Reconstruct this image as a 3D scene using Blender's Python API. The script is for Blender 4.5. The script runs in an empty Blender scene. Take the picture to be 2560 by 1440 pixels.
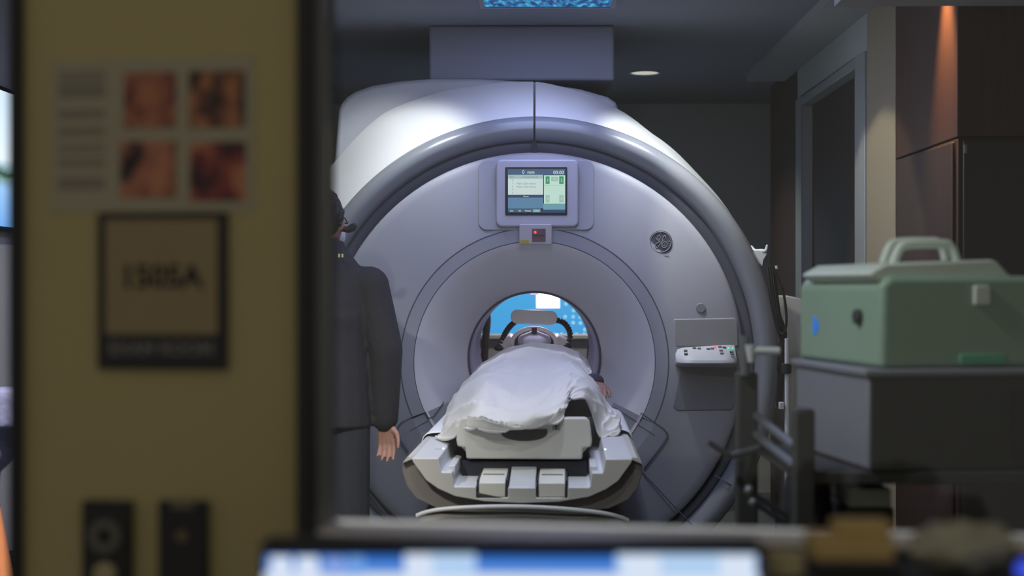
import bpy, bmesh, math, random
from mathutils import Vector, Matrix, noise
random.seed(7)
sc = bpy.context.scene
COL = sc.collection
R = math.radians
F_PX = 3700.0; CAMZ = 1.42
YAW = math.atan(56 / F_PX)

# ------------------------------------------------------------------ camera, world, exposure
cam = bpy.data.cameras.new('camera'); camo = bpy.data.objects.new('camera', cam); COL.objects.link(camo)
camo.location = (0, 0, CAMZ); camo.rotation_euler = (math.pi/2, 0, YAW)
cam.sensor_width = 36.0; cam.lens = F_PX / 2560 * 36.0
cam.dof.use_dof = True; cam.dof.focus_distance = 6.3; cam.dof.aperture_fstop = 2.35
cam.clip_start = 0.05; cam.clip_end = 60
sc.camera = camo
sc.view_settings.view_transform = 'Standard'; sc.view_settings.look = 'None'
sc.view_settings.gamma = 1.0; sc.view_settings.use_curve_mapping = False
sc.view_settings.exposure = 0.0
w = bpy.data.worlds.new('world'); sc.world = w; w.use_nodes = True
w.node_tree.nodes['Background'].inputs[0].default_value = (1.0, 0.95, 0.86, 1)
w.node_tree.nodes['Background'].inputs[1].default_value = 0.225

# ------------------------------------------------------------------ helpers
def lin(c):
    c = c / 255.0
    return c / 12.92 if c <= 0.04045 else ((c + 0.055) / 1.055) ** 2.4
def rgb(r, g, b): return (lin(r), lin(g), lin(b), 1.0)

MATS = {}
def mat(name, col, rough=0.5, metal=0.0, var=0.06, scale=18.0, bump=0.0, bscale=200.0, emit=None, estr=0.0, spec=0.5, stretch=None):
    """procedural principled material: noise-varied colour, optional fine bump"""
    if name in MATS: return MATS[name]
    m = bpy.data.materials.new(name); m.use_nodes = True
    nt = m.node_tree; b = nt.nodes['Principled BSDF']
    c = rgb(*col)
    tc = nt.nodes.new('ShaderNodeTexCoord'); mp = nt.nodes.new('ShaderNodeMapping')
    nt.links.new(tc.outputs['Object'], mp.inputs['Vector'])
    if stretch: mp.inputs['Scale'].default_value = stretch
    n = nt.nodes.new('ShaderNodeTexNoise'); n.inputs['Scale'].default_value = scale; n.inputs['Detail'].default_value = 4
    nt.links.new(mp.outputs[0], n.inputs['Vector'])
    mx = nt.nodes.new('ShaderNodeMix'); mx.data_type = 'RGBA'
    mx.inputs[6].default_value = tuple(max(0, x*(1-var)) for x in c[:3]) + (1,)
    mx.inputs[7].default_value = tuple(min(1, x*(1+var)) for x in c[:3]) + (1,)
    nt.links.new(n.outputs[0], mx.inputs[0]); nt.links.new(mx.outputs[2], b.inputs['Base Color'])
    b.inputs['Roughness'].default_value = rough; b.inputs['Metallic'].default_value = metal
    b.inputs['Specular IOR Level'].default_value = spec
    if bump:
        n2 = nt.nodes.new('ShaderNodeTexNoise'); n2.inputs['Scale'].default_value = bscale; n2.inputs['Detail'].default_value = 5
        nt.links.new(mp.outputs[0], n2.inputs['Vector'])
        bp = nt.nodes.new('ShaderNodeBump'); bp.inputs['Strength'].default_value = bump; bp.inputs['Distance'].default_value = 0.01
        nt.links.new(n2.outputs[0], bp.inputs['Height']); nt.links.new(bp.outputs[0], b.inputs['Normal'])
    if emit:
        b.inputs['Emission Color'].default_value = rgb(*emit); b.inputs['Emission Strength'].default_value = estr
    MATS[name] = m
    return m

def ramp_mat(name, stops, axis='Z', estr=1.0, noise_scale=8, distort=0.0):
    """a screen: emission from a ramp over generated coordinates"""
    m = bpy.data.materials.new(name); m.use_nodes = True; nt = m.node_tree
    b = nt.nodes['Principled BSDF']
    tc = nt.nodes.new('ShaderNodeTexCoord'); sp = nt.nodes.new('ShaderNodeSeparateXYZ')
    nt.links.new(tc.outputs['Generated'], sp.inputs[0])
    n = nt.nodes.new('ShaderNodeTexNoise'); n.inputs['Scale'].default_value = noise_scale; n.inputs['Detail'].default_value = 6
    nt.links.new(tc.outputs['Generated'], n.inputs['Vector'])
    ma = nt.nodes.new('ShaderNodeMath'); ma.operation = 'MULTIPLY_ADD'
    nt.links.new(n.outputs[0], ma.inputs[0]); ma.inputs[1].default_value = distort
    nt.links.new(sp.outputs[axis], ma.inputs[2])
    cr = nt.nodes.new('ShaderNodeValToRGB'); el = cr.color_ramp.elements
    while len(el) < len(stops): el.new(0.5)
    for e, (p, c) in zip(el, stops): e.position = p; e.color = rgb(*c)
    nt.links.new(ma.outputs[0], cr.inputs[0])
    nt.links.new(cr.outputs[0], b.inputs['Emission Color']); b.inputs['Emission Strength'].default_value = estr
    b.inputs['Base Color'].default_value = (0.01, 0.01, 0.01, 1); b.inputs['Roughness'].default_value = 0.3
    return m

def em(name, c, s=1.0): return mat(name, (10, 10, 10), 0.4, emit=c, estr=s)
def at(px, py, Y):
    a = YAW; u = (px - 1280) / F_PX; v = (720 - py) / F_PX
    d = Vector((-math.sin(a) + math.cos(a)*u, math.cos(a) + math.sin(a)*u, v))
    return Vector((0, 0, CAMZ)) + d * (Y / d.y)
def AX(px, Y): return at(px, 720, Y).x
def AZ(py, Y): return at(1336, py, Y).z

class MB:
    def __init__(self): self.v = []; self.f = []
    def add(self, vs, fs):
        o = len(self.v); self.v += [Vector(p) for p in vs]; self.f += [[i+o for i in f] for f in fs]; return self
    def box(self, x0, x1, y0, y1, z0, z1, M=None):
        vs = [Vector((x, y, z)) for z in (z0, z1) for y in (y0, y1) for x in (x0, x1)]
        if M is not None: vs = [M @ p for p in vs]
        return self.add(vs, [(0,2,3,1), (4,5,7,6), (0,1,5,4), (2,6,7,3), (0,4,6,2), (1,3,7,5)])
    def prism(self, poly, d0, d1, plane='XZ'):
        n = len(poly)
        def P(a, b, d):
            return {'XZ': (a, d, b), 'XY': (a, b, d), 'YZ': (d, a, b)}[plane]
        vs = [P(a, b, d0) for a, b in poly] + [P(a, b, d1) for a, b in poly]
        fs = [list(range(n)), list(range(2*n-1, n-1, -1))] + [(i, n+i, n+(i+1) % n, (i+1) % n) for i in range(n)]
        return self.add(vs, fs)
    def rrect(self, x0, x1, z0, z1, r, y0, y1, n=6):
        poly = []
        for cx, cz, a0 in ((x1-r, z1-r, 0), (x0+r, z1-r, 90), (x0+r, z0+r, 180), (x1-r, z0+r, 270)):
            for k in range(n+1):
                a = R(a0 + 90*k/n); poly.append((cx + r*math.cos(a), cz + r*math.sin(a)))
        return self.prism(poly, y0, y1)
    def grid(self, rows, close_u=False):
        h = len(rows); wd = len(rows[0])
        vs = [p for r in rows for p in r]; fs = []
        for i in range(h-1):
            for j in range(wd if close_u else wd-1):
                j2 = (j+1) % wd
                fs.append((i*wd+j, i*wd+j2, (i+1)*wd+j2, (i+1)*wd+j))
        return self.add(vs, fs)
    def lathe(self, prof, c, n=96, a0=0.0, a1=360.0):
        """around +Y axis through c; angle from the top (+Z), positive towards +X"""
        full = abs(a1-a0) >= 359.99; cnt = n if full else n+1
        rows = []
        for k in range(cnt):
            a = R(a0 + (a1-a0)*k/n)
            rows.append([Vector((c[0]+r*math.sin(a), c[1]+y, c[2]+r*math.cos(a))) for r, y in prof])
        if full: rows.append(rows[0][:])
        return self.grid(rows)
    def tube(self, pts, r, n=8, caps=True):
        pts = [Vector(p) for p in pts]; m = len(pts)
        rr = r if isinstance(r, (list, tuple)) else [r]*m
        rows = []; up = None
        for i, p in enumerate(pts):
            t = (pts[min(i+1, m-1)] - pts[max(i-1, 0)]).normalized()
            if up is None: up = Vector((0, 0, 1)) if abs(t.z) < 0.9 else Vector((0, 1, 0))
            s = t.cross(up)
            if s.length < 1e-6: s = t.cross(Vector((1, 0, 0)))
            s.normalize(); up = s.cross(t).normalized()
            rows.append([p + (s*math.cos(2*math.pi*k/n) + up*math.sin(2*math.pi*k/n))*rr[i] for k in range(n)])
        o = len(self.v); self.grid(rows, close_u=True)
        if caps:
            self.f.append([o+k for k in range(n)][::-1]); self.f.append([o+(m-1)*n+k for k in range(n)])
        return self
    def cyl(self, p0, p1, r0, r1=None, n=24):
        return self.tube([p0, p1], [r0, r1 if r1 is not None else r0], n)
    def ball(self, c, rx, ry=None, rz=None, n=16, M=None):
        ry = ry or rx; rz = rz or rx; rows = []
        h = n//2
        for i in range(h+1):
            th = math.pi*i/h
            row = []
            for k in range(n):
                ph = 2*math.pi*k/n
                p = Vector((rx*math.sin(th)*math.cos(ph), ry*math.sin(th)*math.sin(ph), rz*math.cos(th)))
                if M is not None: p = M @ p
                row.append(Vector(c) + p)
            rows.append(row)
        return self.grid(rows, close_u=True)
    def cap(self, p0, r0, p1, r1, n=14):
        """tapered capsule"""
        p0 = Vector(p0); p1 = Vector(p1); d = (p1-p0); L = d.length or 1e-5; d = d/L
        pts = []; rr = []
        for k in range(4):
            a = math.pi/2*(k)/4
            pts.append(p0 - d*r0*math.cos(a)); rr.append(max(1e-4, r0*math.sin(a)))
        pts.append(p0); rr.append(r0); pts.append(p1); rr.append(r1)
        for k in range(3, -1, -1):
            a = math.pi/2*k/4
            pts.append(p1 + d*r1*math.cos(a)); rr.append(max(1e-4, r1*math.sin(a)))
        return self.tube(pts, rr, n)
    def xf(self, M):
        self.v = [M @ p for p in self.v]; return self

PW = {}   # world matrices of empties
def mesh_from(name, mb, smooth=35):
    me = bpy.data.meshes.new(name)
    me.from_pydata([tuple(p) for p in mb.v], [], mb.f)
    bm = bmesh.new(); bm.from_mesh(me)
    bmesh.ops.remove_doubles(bm, verts=bm.verts, dist=1e-6)
    bmesh.ops.recalc_face_normals(bm, faces=bm.faces)
    bm.to_mesh(me); bm.free()
    if smooth:
        me.polygons.foreach_set('use_smooth', [True]*len(me.polygons))
        me.set_sharp_from_angle(angle=R(smooth))
    me.update()
    return me
def link(o, parent=None):
    COL.objects.link(o)
    if parent is not None:
        o.parent = parent
        if parent.name in PW: o.matrix_parent_inverse = PW[parent.name].inverted()
    return o
def obj(name, mb, m, parent=None, bevel=0, smooth=35, seg=2, label=None, thick=0, sub=0):
    me = mesh_from(name, mb, smooth) if isinstance(mb, MB) else mb
    me.materials.clear(); me.materials.append(m)
    o = bpy.data.objects.new(name, me); link(o, parent)
    if sub:
        md = o.modifiers.new('sub', 'SUBSURF'); md.levels = sub; md.render_levels = sub
    if thick:
        md = o.modifiers.new('solid', 'SOLIDIFY'); md.thickness = thick; md.offset = -1
    if bevel:
        md = o.modifiers.new('bevel', 'BEVEL'); md.width = bevel; md.segments = seg; md.limit_method = 'ANGLE'; md.angle_limit = R(40)
    if label: o['label'] = label
    return o
def tag(o, label, cat, group=None):
    o['label'] = label; o['category'] = cat
    if group: o['group'] = group
    return o
def thing(name, label, cat, loc=(0, 0, 0), group=None):
    o = bpy.data.objects.new(name, None); COL.objects.link(o)
    o.empty_display_size = 0.05; o.location = loc
    PW[o.name] = Matrix.Translation(Vector(loc))
    return tag(o, label, cat, group)
def struct(name, mb, m, bevel=0, parent=None, **k):
    o = obj(name, mb, m, parent, bevel, **k)
    if parent is None: o['kind'] = 'structure'
    return o
def text(name, s, size, M, m, parent, extrude=0.0004, align='CENTER', bold=0.0):
    """flat lettering; M maps the text plane (x right, y up) into the world"""
    cu = bpy.data.curves.new(name, 'FONT'); cu.body = s; cu.size = size; cu.extrude = extrude
    cu.align_x = align; cu.align_y = 'CENTER'; cu.resolution_u = 3; cu.offset = bold*size
    t = bpy.data.objects.new(name, cu); COL.objects.link(t)
    bpy.context.view_layer.update()
    me = bpy.data.meshes.new_from_object(t.evaluated_get(bpy.context.evaluated_depsgraph_get()))
    bpy.data.objects.remove(t); bpy.data.curves.remove(cu)
    me.transform(M); me.name = name
    me.materials.clear(); me.materials.append(m)
    o = bpy.data.objects.new(name, me); link(o, parent)
    return o
FACE = Matrix.Rotation(math.pi/2, 4, 'X')     # text plane -> facing -Y
def remesh(mb, voxel, smooth_it=2, fac=0.5):
    me = bpy.data.meshes.new('tmp'); me.from_pydata([tuple(p) for p in mb.v], [], mb.f); 
    bm = bmesh.new(); bm.from_mesh(me); bmesh.ops.remove_doubles(bm, verts=bm.verts, dist=1e-5)
    bmesh.ops.recalc_face_normals(bm, faces=bm.faces); bm.to_mesh(me); bm.free()
    t = bpy.data.objects.new('tmp', me); COL.objects.link(t)
    md = t.modifiers.new('r', 'REMESH'); md.mode = 'VOXEL'; md.voxel_size = voxel; md.use_smooth_shade = True
    if smooth_it:
        ms = t.modifiers.new('s', 'SMOOTH'); ms.factor = fac; ms.iterations = smooth_it
    bpy.context.view_layer.update()
    out = bpy.data.meshes.new_from_object(t.evaluated_get(bpy.context.evaluated_depsgraph_get()))
    bpy.data.objects.remove(t); bpy.data.meshes.remove(me)
    return out
def crom(P, t):
    n = len(P)-1; x = min(max(t*n, 0), n-1e-6); i = int(x); f = x-i
    p0 = P[max(i-1, 0)]; p1 = P[i]; p2 = P[i+1]; p3 = P[min(i+2, n)]
    return 0.5*((2*p1) + (p2-p0)*f + (2*p0-5*p1+4*p2-p3)*f*f + (3*p1-p0-3*p2+p3)*f**3)
def spot(name, loc, target, energy, angle, color=(1, 1, 1), blend=0.5, radius=0.05, parent=None):
    l = bpy.data.lights.new(name, 'SPOT'); l.energy = energy; l.spot_size = R(angle); l.spot_blend = blend
    l.color = color; l.shadow_soft_size = radius
    o = bpy.data.objects.new(name, l); link(o, parent)
    o.location = loc; o.rotation_euler = (Vector(target)-Vector(loc)).to_track_quat('-Z', 'Y').to_euler()
    return o

# ------------------------------------------------------------------ materials
m_wall   = mat('wall_paint_yellow', (178, 163, 112), 0.75, var=0.05, scale=6, bump=0.15, bscale=120)
m_black  = mat('black_steel', (22, 22, 25), 0.45, var=0.1)
m_sill   = mat('sill_stone', (218, 212, 203), 0.55, var=0.06, scale=40)
m_reveal = mat('jamb_grey', (120, 120, 116), 0.6)
m_mwall  = mat('mri_wall_paint', (172, 174, 172), 0.8, var=0.04, scale=5)
m_lwall  = mat('left_wall_paint', (176, 179, 182), 0.8, var=0.05, scale=12)
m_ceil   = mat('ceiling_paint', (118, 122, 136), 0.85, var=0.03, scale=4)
m_floor  = mat('vinyl_floor', (92, 94, 98), 0.5, var=0.12, scale=10)
m_wood   = mat('dark_wood', (70, 42, 28), 0.5, var=0.35, scale=6, stretch=(9, 9, 0.7))
m_wood2  = mat('dark_wood_door', (58, 42, 36), 0.55, var=0.3, scale=6, stretch=(9, 9, 0.7))
m_beige  = mat('beige_wall', (150, 140, 118), 0.8, var=0.04)
m_frame  = mat('door_frame_metal', (150, 155, 155), 0.5)
m_white  = mat('scanner_white', (222, 224, 226), 0.42, var=0.015, scale=3)
m_panel  = mat('scanner_panel', (150, 152, 164), 0.5, var=0.02, scale=3)
m_ring   = mat('scanner_ring_grey', (126, 130, 138), 0.26, var=0.02, scale=3)
m_groove = mat('scanner_groove', (80, 82, 94), 0.5)
m_seam   = mat('seam_grey', (84, 86, 98), 0.7)
m_line   = mat('seam_line', (44, 45, 54), 0.7)
m_hous   = mat('scanner_housing', (168, 171, 178), 0.5, var=0.02, scale=3)
m_flare  = mat('bore_liner', (206, 205, 210), 0.5, var=0.02)
m_tubein = mat('bore_tube', (126, 122, 150), 0.35, var=0.03)
m_disp   = mat('display_shell', (186, 186, 202), 0.4, var=0.02)
m_recess = mat('recess_grey', (136, 138, 142), 0.55)
m_recess2= mat('recess_dark', (116, 118, 126), 0.55)
m_shelf  = mat('shelf_light', (182, 186, 194), 0.3)
m_btn    = mat('button_dark', (78, 80, 88), 0.5)
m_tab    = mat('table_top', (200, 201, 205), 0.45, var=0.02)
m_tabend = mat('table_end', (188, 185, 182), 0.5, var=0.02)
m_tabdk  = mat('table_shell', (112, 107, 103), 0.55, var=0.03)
m_crad   = mat('cradle', (198, 196, 192), 0.5, var=0.02)
m_cream  = mat('pedal_cream', (216, 213, 206), 0.45)
m_rubber = mat('rubber_black', (30, 30, 36), 0.6, bump=0.2, bscale=400)
m_sheet  = mat('blanket_white', (226, 224, 222), 0.85, var=0.03, scale=25, bump=0.35, bscale=420)
m_linen  = mat('linen_white', (232, 234, 236), 0.85, var=0.02, bump=0.2, bscale=300)
m_skin   = mat('skin', (160, 118, 106), 0.55, var=0.08, scale=40, bump=0.1)
m_skin2  = mat('skin_warm', (214, 140, 96), 0.5, var=0.06, scale=40, bump=0.1)
m_jacket = mat('jacket_navy', (32, 32, 40), 0.85, var=0.1, scale=30, bump=0.5, bscale=18)
m_trous  = mat('trousers_navy', (38, 40, 50), 0.9, var=0.1, scale=30, bump=0.4, bscale=18)
m_hair   = mat('hair_dark', (40, 36, 34), 0.6, var=0.3, scale=60, bump=0.8, bscale=90)
m_mask   = mat('mask_lavender', (222, 222, 240), 0.8)
m_scrub  = mat('scrub_lavender', (108, 112, 146), 0.85, bump=0.3, bscale=60)
m_tan    = mat('coil_beige', (226, 214, 208), 0.5)
m_brown  = mat('coil_dark', (58, 44, 50), 0.5)
m_arm    = mat('gooseneck_black', (38, 34, 48), 0.5)
m_chrome = mat('metal_grey', (120, 124, 130), 0.35, metal=0.6)
m_bin    = mat('bin_grey', (128, 130, 144), 0.5, var=0.05)
m_darkfab= mat('cart_dark', (50, 50, 52), 0.6, var=0.08)
m_case   = mat('case_green', (140, 166, 148), 0.5, var=0.08, scale=5)
m_caselid= mat('case_lid', (205, 216, 206), 0.45, var=0.05)
m_blue   = mat('blue_spot', (40, 110, 220), 0.4, emit=(50, 130, 225), estr=0.35)
m_cable  = mat('cable_black', (20, 20, 22), 0.5)
m_plast  = mat('plastic_white', (200, 204, 206), 0.4)
m_tanbox = mat('carton_tan', (188, 160, 102), 0.8, var=0.08)
m_beigeb = mat('roll_beige', (176, 164, 122), 0.8, var=0.06)
m_paper  = mat('paper', (166, 158, 132), 0.8, var=0.03)
m_ink    = mat('ink_grey', (126, 120, 106), 0.8)
m_signp  = mat('sign_insert', (150, 132, 96), 0.7, var=0.03)
m_signb  = mat('sign_black', (26, 25, 26), 0.5)
m_signt  = mat('sign_text_dim', (118, 118, 114), 0.7)
m_tsign  = mat('sign_digits', (16, 16, 16), 0.7)
m_red    = mat('led_red', (255, 60, 70), 0.4, emit=(255, 70, 80), estr=1.5)
m_green  = mat('led_green', (60, 230, 150), 0.4, emit=(70, 235, 160), estr=1.2)
m_led    = mat('led_white', (255, 255, 255), 0.4, emit=(255, 250, 255), estr=5.0)

# ------------------------------------------------------------------ setting
CEIL = 2.70; FARY = 10.3; LX = -2.25; RX = 1.5
struct('floor', MB().box(-3.2, 3.2, -1.6, FARY+0.1, -0.1, 0.0), m_floor)
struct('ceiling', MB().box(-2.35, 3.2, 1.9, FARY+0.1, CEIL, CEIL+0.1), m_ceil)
struct('wall_back', MB().box(-2.35, 3.2, FARY, FARY+0.1, 0, CEIL), m_mwall)
struct('wall_left', MB().box(LX-0.1, LX, 2.1, FARY, 0, CEIL), m_lwall)
struct('wall_outer', MB().box(3.1, 3.2, 1.2, FARY, 0, CEIL), m_mwall)
DY0, DY1, DZ = 6.90, 8.28, 2.44
wr = MB()
wr.box(RX, RX+0.12, 6.17, 6.70, 0, CEIL)
struct('wall_right', wr, m_beige)
wr = MB(); wr.box(RX, RX+0.12, 6.70, 8.46, DZ+0.05, CEIL); struct('wall_right_upper', wr, mat('right_wall_paint', (168, 174, 172), 0.8))
struct('wall_right_far', MB().box(RX, RX+0.12, 8.46, 9.43, 0, CEIL), m_wood2)
dr = obj('door_1', MB().box(RX+0.05, RX+0.09, DY0, DY1, 0.0, DZ), m_wood2, None, 0.002); dr['kind'] = 'structure'
obj('door_handle', MB().tube([(RX+0.05, DY1-0.08, 1.02), (RX-0.01, DY1-0.08, 1.02), (RX-0.01, DY1-0.2, 1.02)], 0.011), m_chrome, dr)
fr = MB(); fr.box(RX-0.012, RX+0.12, DY0-0.20, DY0, 0, DZ+0.05); fr.box(RX-0.012, RX+0.12, DY1, DY1+0.18, 0, DZ+0.05)
fr.box(RX-0.012, RX+0.12, DY0, DY1, DZ, DZ+0.05)
struct('trim_1', fr, m_frame, 0.004)
struct('trim_2', MB().box(1.27, RX, 6.3, 8.9, CEIL-0.04, CEIL), mat('wall_wash_band', (150, 153, 156), 0.85))  # lighter ceiling band: reflected wall wash put into the colour
struct('trim_3', MB().box(1.02, 3.1, 4.90, 5.05, 2.378, CEIL), m_mwall)
# wood clad closet block at the right
cl = thing('wood_closet', 'dark wood closet block lit from above, right of the beige wall strip', 'closet', (2.0, 5.7, 0))
obj('panel', MB().box(RX, 2.6, 5.27, 6.165, 1.957, 2.695), m_wood, cl, 0.003)
obj('panel', MB().box(RX, 2.6, 5.27, 6.165, 0.0, 1.95), m_wood2, cl, 0.003)
obj('door', MB().box(RX+0.015, 2.2, 5.25, 5.268, 0.1, 1.94), mat('closet_door', (52, 48, 48), 0.5, var=0.2, stretch=(9, 9, .7)), cl, 0.003)
obj('door', MB().box(RX-0.012, RX-0.001, 5.30, 6.0, 0.1, 1.94), m_wood2, cl, 0.003)
obj('hinge', MB().cyl((RX+0.022, 5.245, 1.895), (RX+0.022, 5.245, 1.925), 0.008), m_chrome, cl)

# partition with the observation window (turned a little, its right end nearer the camera)
TH = R(6.7); PO = at(800, 720, 1.75); PO.z = 0
PM = Matrix.Translation(PO) @ Matrix.Rotation(-TH, 4, 'Z')
PD = Vector((math.cos(TH), -math.sin(TH), 0)); PN = Vector((math.sin(TH), math.cos(TH), 0))
def pw(px, py, wv=0.0):
    a = at(px, py, 1.0) - Vector((0, 0, CAMZ)); o = Vector((0, 0, CAMZ))
    t = (PN.dot(PO + PN*wv - o)) / PN.dot(a)
    p = o + a*t; q = p - PO
    return PD.dot(q), p.z
def pu(px, wv=0.0): return pw(px, 720, wv)[0]
def pz(px, py, wv=0.0): return pw(px, py, wv)[1]
WT = 0.082; SILL = 1.133; UL = pu(790); UR = 1.25; UTOP = 2.15
pwall = MB()
pwall.box(pu(58), UL-0.004, 0, WT, 0, 2.7); pwall.box(UL-0.004, UR+0.9, 0, WT, 0, SILL-0.02)
pwall.box(UL-0.004, UR, 0, WT, UTOP, 2.7); pwall.box(UR, UR+0.9, 0, WT, SILL-0.02, 2.7)
struct('wall_window', pwall.xf(PM), m_wall)
struct('trim_4', MB().box(pu(31), pu(60), -0.012, WT+0.012, 0, 2.7).xf(PM), m_black, 0.002)
wf = MB()
wf.box(pu(748), UL, -0.014, 0.0, SILL-0.05, UTOP+0.05); wf.box(UL, UR+0.03, -0.014, 0.0, SILL-0.055, SILL-0.006); wf.box(UL, UR+.03, -0.014, 0.0, UTOP, UTOP+0.05)
win = struct('window_1', wf.xf(PM), m_black, 0.002)
obj('window_sill', MB().box(UL, UR, -0.004, WT+0.004, SILL-0.018, SILL).xf(PM), m_sill, win, 0.002)
obj('window_jamb', MB().box(UL-0.003, UL+0.002, 0.0, WT, SILL, UTOP).xf(PM), m_reveal, win)
gm = bpy.data.materials.new('window_glass'); gm.use_nodes = True
nt = gm.node_tree; nt.nodes.clear()
go = nt.nodes.new('ShaderNodeOutputMaterial'); gmx = nt.nodes.new('ShaderNodeMixShader'); gt = nt.nodes.new('ShaderNodeBsdfTransparent'); gg = nt.nodes.new('ShaderNodeBsdfGlossy')
gf = nt.nodes.new('ShaderNodeFresnel'); gf.inputs['IOR'].default_value = 1.45; gg.inputs['Roughness'].default_value = 0.02
gt.inputs[0].default_value = (0.95, 0.97, 0.96, 1)
nt.links.new(gf.outputs[0], gmx.inputs[0]); nt.links.new(gt.outputs[0], gmx.inputs[1]); nt.links.new(gg.outputs[0], gmx.inputs[2]); nt.links.new(gmx.outputs[0], go.inputs[0])
obj('glass_pane', MB().box(UL+0.002, UR, 0.045, 0.051, SILL, UTOP).xf(PM), gm, win)

# ------------------------------------------------------------------ ceiling things
def downlight(label, x, y, energy, color=(1, 0.96, 0.9), angle=70, target=None, z=CEIL, lens=3.0, blend=0.6, r=0.083, radius=0.05):
    t = thing('downlight', label, 'ceiling light', (x, y, z), group='recessed ceiling downlights')
    obj('trim_ring', MB().lathe([(r, 0), (r+0.012, -0.002), (r+0.012, -0.006), (r, -0.006), (r-0.004, 0.0)], (0, 0, 0), 40).xf(Matrix.Translation((x, y, z)) @ Matrix.Rotation(math.pi/2, 4, 'X')), m_plast, t)
    obj('lens', MB().cyl((x, y, z-0.002), (x, y, z+0.004), r-0.003, n=40), mat('lens_%d' % int(lens*10), (240, 236, 226), 0.4, emit=(255, 248, 232), estr=lens), t)
    spot('lamp', (x, y, z-0.02), target or (x, y, 0), energy, angle, color, blend, radius, t)
    return t
downlight('small round white downlight in the ceiling right of the scanner duct', AX(1612, 8.8), 8.8, 45, angle=120, lens=0.55)
downlight('recessed downlight above the left shoulder of the scanner ring', -0.66, 6.40, 39, (1, 0.99, 0.97), 76, (-0.70, 7.0, 1.7))
downlight('recessed downlight above the right shoulder of the scanner ring', 0.72, 6.42, 66, (1, 0.99, 0.97), 62, (0.62, 6.95, 1.9))
downlight('recessed downlight above the foot of the patient table', -0.1, 4.55, 46, (0.95, 0.97, 1.0), 64, (-0.05, 5.5, 0.9))
downlight('warm downlight grazing the wood closet panel', 1.425, 5.40, 190, (1, 0.58, 0.26), 46, (1.52, 5.41, 1.9), z=2.70, r=0.05, radius=0.03, blend=1.0)
downlight('recessed downlight aimed at the beige wall strip by the door', 0.3, 6.2, 75, (1, 0.9, 0.74), 60, (1.5, 6.46, 1.18), blend=0.15)
downlight('added unseen fill light for the left wall and seated person', -1.25, 3.2, 430, (1, 0.93, 0.85), 84, (-1.75, 4.5, 1.1))  # unseen lamp added to brighten the left wall and bare arm
downlight('added unseen frontal fill light between window and patient table', 0.0, 3.7, 36, (0.90, 0.94, 1.0), 80, (0, 6.6, 0.9))  # unseen lamp added as frontal fill for scanner face and bore flare
downlight('added unseen fill light for the window sill and cart', -0.6, 2.6, 95, (0.95, 0.97, 1.0), 140, (0.3, 2.4, 0.5))  # unseen lamp added to light the sill and the cart's left faces
downlight('added unseen fill light over the rear bench behind the scanner', 0.1, 8.75, 80, (1, 0.95, 0.9), 80, (0, 9.4, 1.0))  # unseen lamp added to brighten the bench front

cpm = ramp_mat('ocean_picture', [(0.30, (8, 22, 60)), (0.45, (14, 60, 120)), (0.56, (30, 120, 165)), (0.68, (70, 170, 205)), (0.8, (20, 60, 170))], 'Z', 1.3, 22, 1.0)
CPY1 = 6.68; CPX0, CPX1 = AX(1212, CPY1), AX(1526, CPY1)
cp = thing('ceiling_picture_panel', 'backlit blue ocean picture panel in the ceiling above the scanner table', 'light panel', (0, 5.8, CEIL))
obj('picture', MB().box(CPX0, CPX1, 4.85, CPY1, CEIL-0.012, CEIL-0.006), cpm, cp)
f = MB(); f.box(CPX0-0.02, CPX0, 4.83, CPY1+0.02, CEIL-0.016, CEIL); f.box(CPX1, CPX1+0.02, 4.83, CPY1+0.02, CEIL-0.016, CEIL)
f.box(CPX0, CPX1, CPY1, CPY1+0.02, CEIL-0.016, CEIL); f.box(CPX0, CPX1, 4.83, 4.85, CEIL-0.016, CEIL)
obj('frame', f, m_recess, cp)
al = bpy.data.lights.new('panel_glow', 'AREA'); al.shape = 'RECTANGLE'; al.size = CPX1-CPX0; al.size_y = CPY1-4.85; al.energy = 20; al.color = (0.55, 0.57, 1.0)
alo = bpy.data.objects.new('panel_glow', al); link(alo, cp); alo.location = ((CPX0+CPX1)/2, (CPY1+4.85)/2, CEIL-0.02)

dx0, dx1 = AX(1073, 7.2), AX(1536, 7.2)
du = obj('ceiling_duct', MB().box(dx0, dx1, 7.2, 8.0, 2.43, CEIL-0.001), mat('duct_paint', (122, 127, 144), 0.6, var=0.02), None, 0.012, seg=3)
tag(du, 'grey square duct box between ceiling and top of the scanner', 'duct')

# ------------------------------------------------------------------ MRI scanner
YF = 6.65; ZC = 1.087; C0 = (0, YF, ZC)
mri = thing('mri_scanner', 'large white and lavender grey MRI scanner with round front and lit bore', 'mri scanner', (0, 7.4, 0))
def yd(r): return YF + max(0, (r-0.60)/0.34*0.045)
obj('front_panel', MB().lathe([(0.605, 0.0), (0.70, 0.012), (0.80, 0.026), (0.90, 0.040), (0.932, 0.048), (0.945, 0.060), (0.950, 0.085), (0.945, 0.14)], C0, 144), m_panel, mri, smooth=60)
obj('lower_panel', MB().lathe([(0.40, 0.012), (0.545, 0.006), (0.605, 0.0)], C0, 60, 117, 245), m_panel, mri, smooth=60)
obj('bore_bezel', MB().lathe([(0.602, 0.010), (0.601, 0.001), (0.5985, -0.0005), (0.545, -0.0005), (0.5435, 0.001), (0.542, 0.010)], C0, 110, -114.5, 117), m_panel, mri, smooth=22)
obj('bore_flare', MB().lathe([(0.541, 0.001), (0.53, 0.006), (0.50, 0.030), (0.46, 0.085), (0.42, 0.15), (0.38, 0.235), (0.345, 0.32), (0.322, 0.385), (0.312, 0.42)], C0, 128), m_flare, mri, smooth=70)
obj('bore_tube', MB().lathe([(0.312, 0.415), (0.31, 0.43), (0.31, 1.78), (0.33, 1.84), (0.40, 1.92)], C0, 96), m_tubein, mri, smooth=50)
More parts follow.
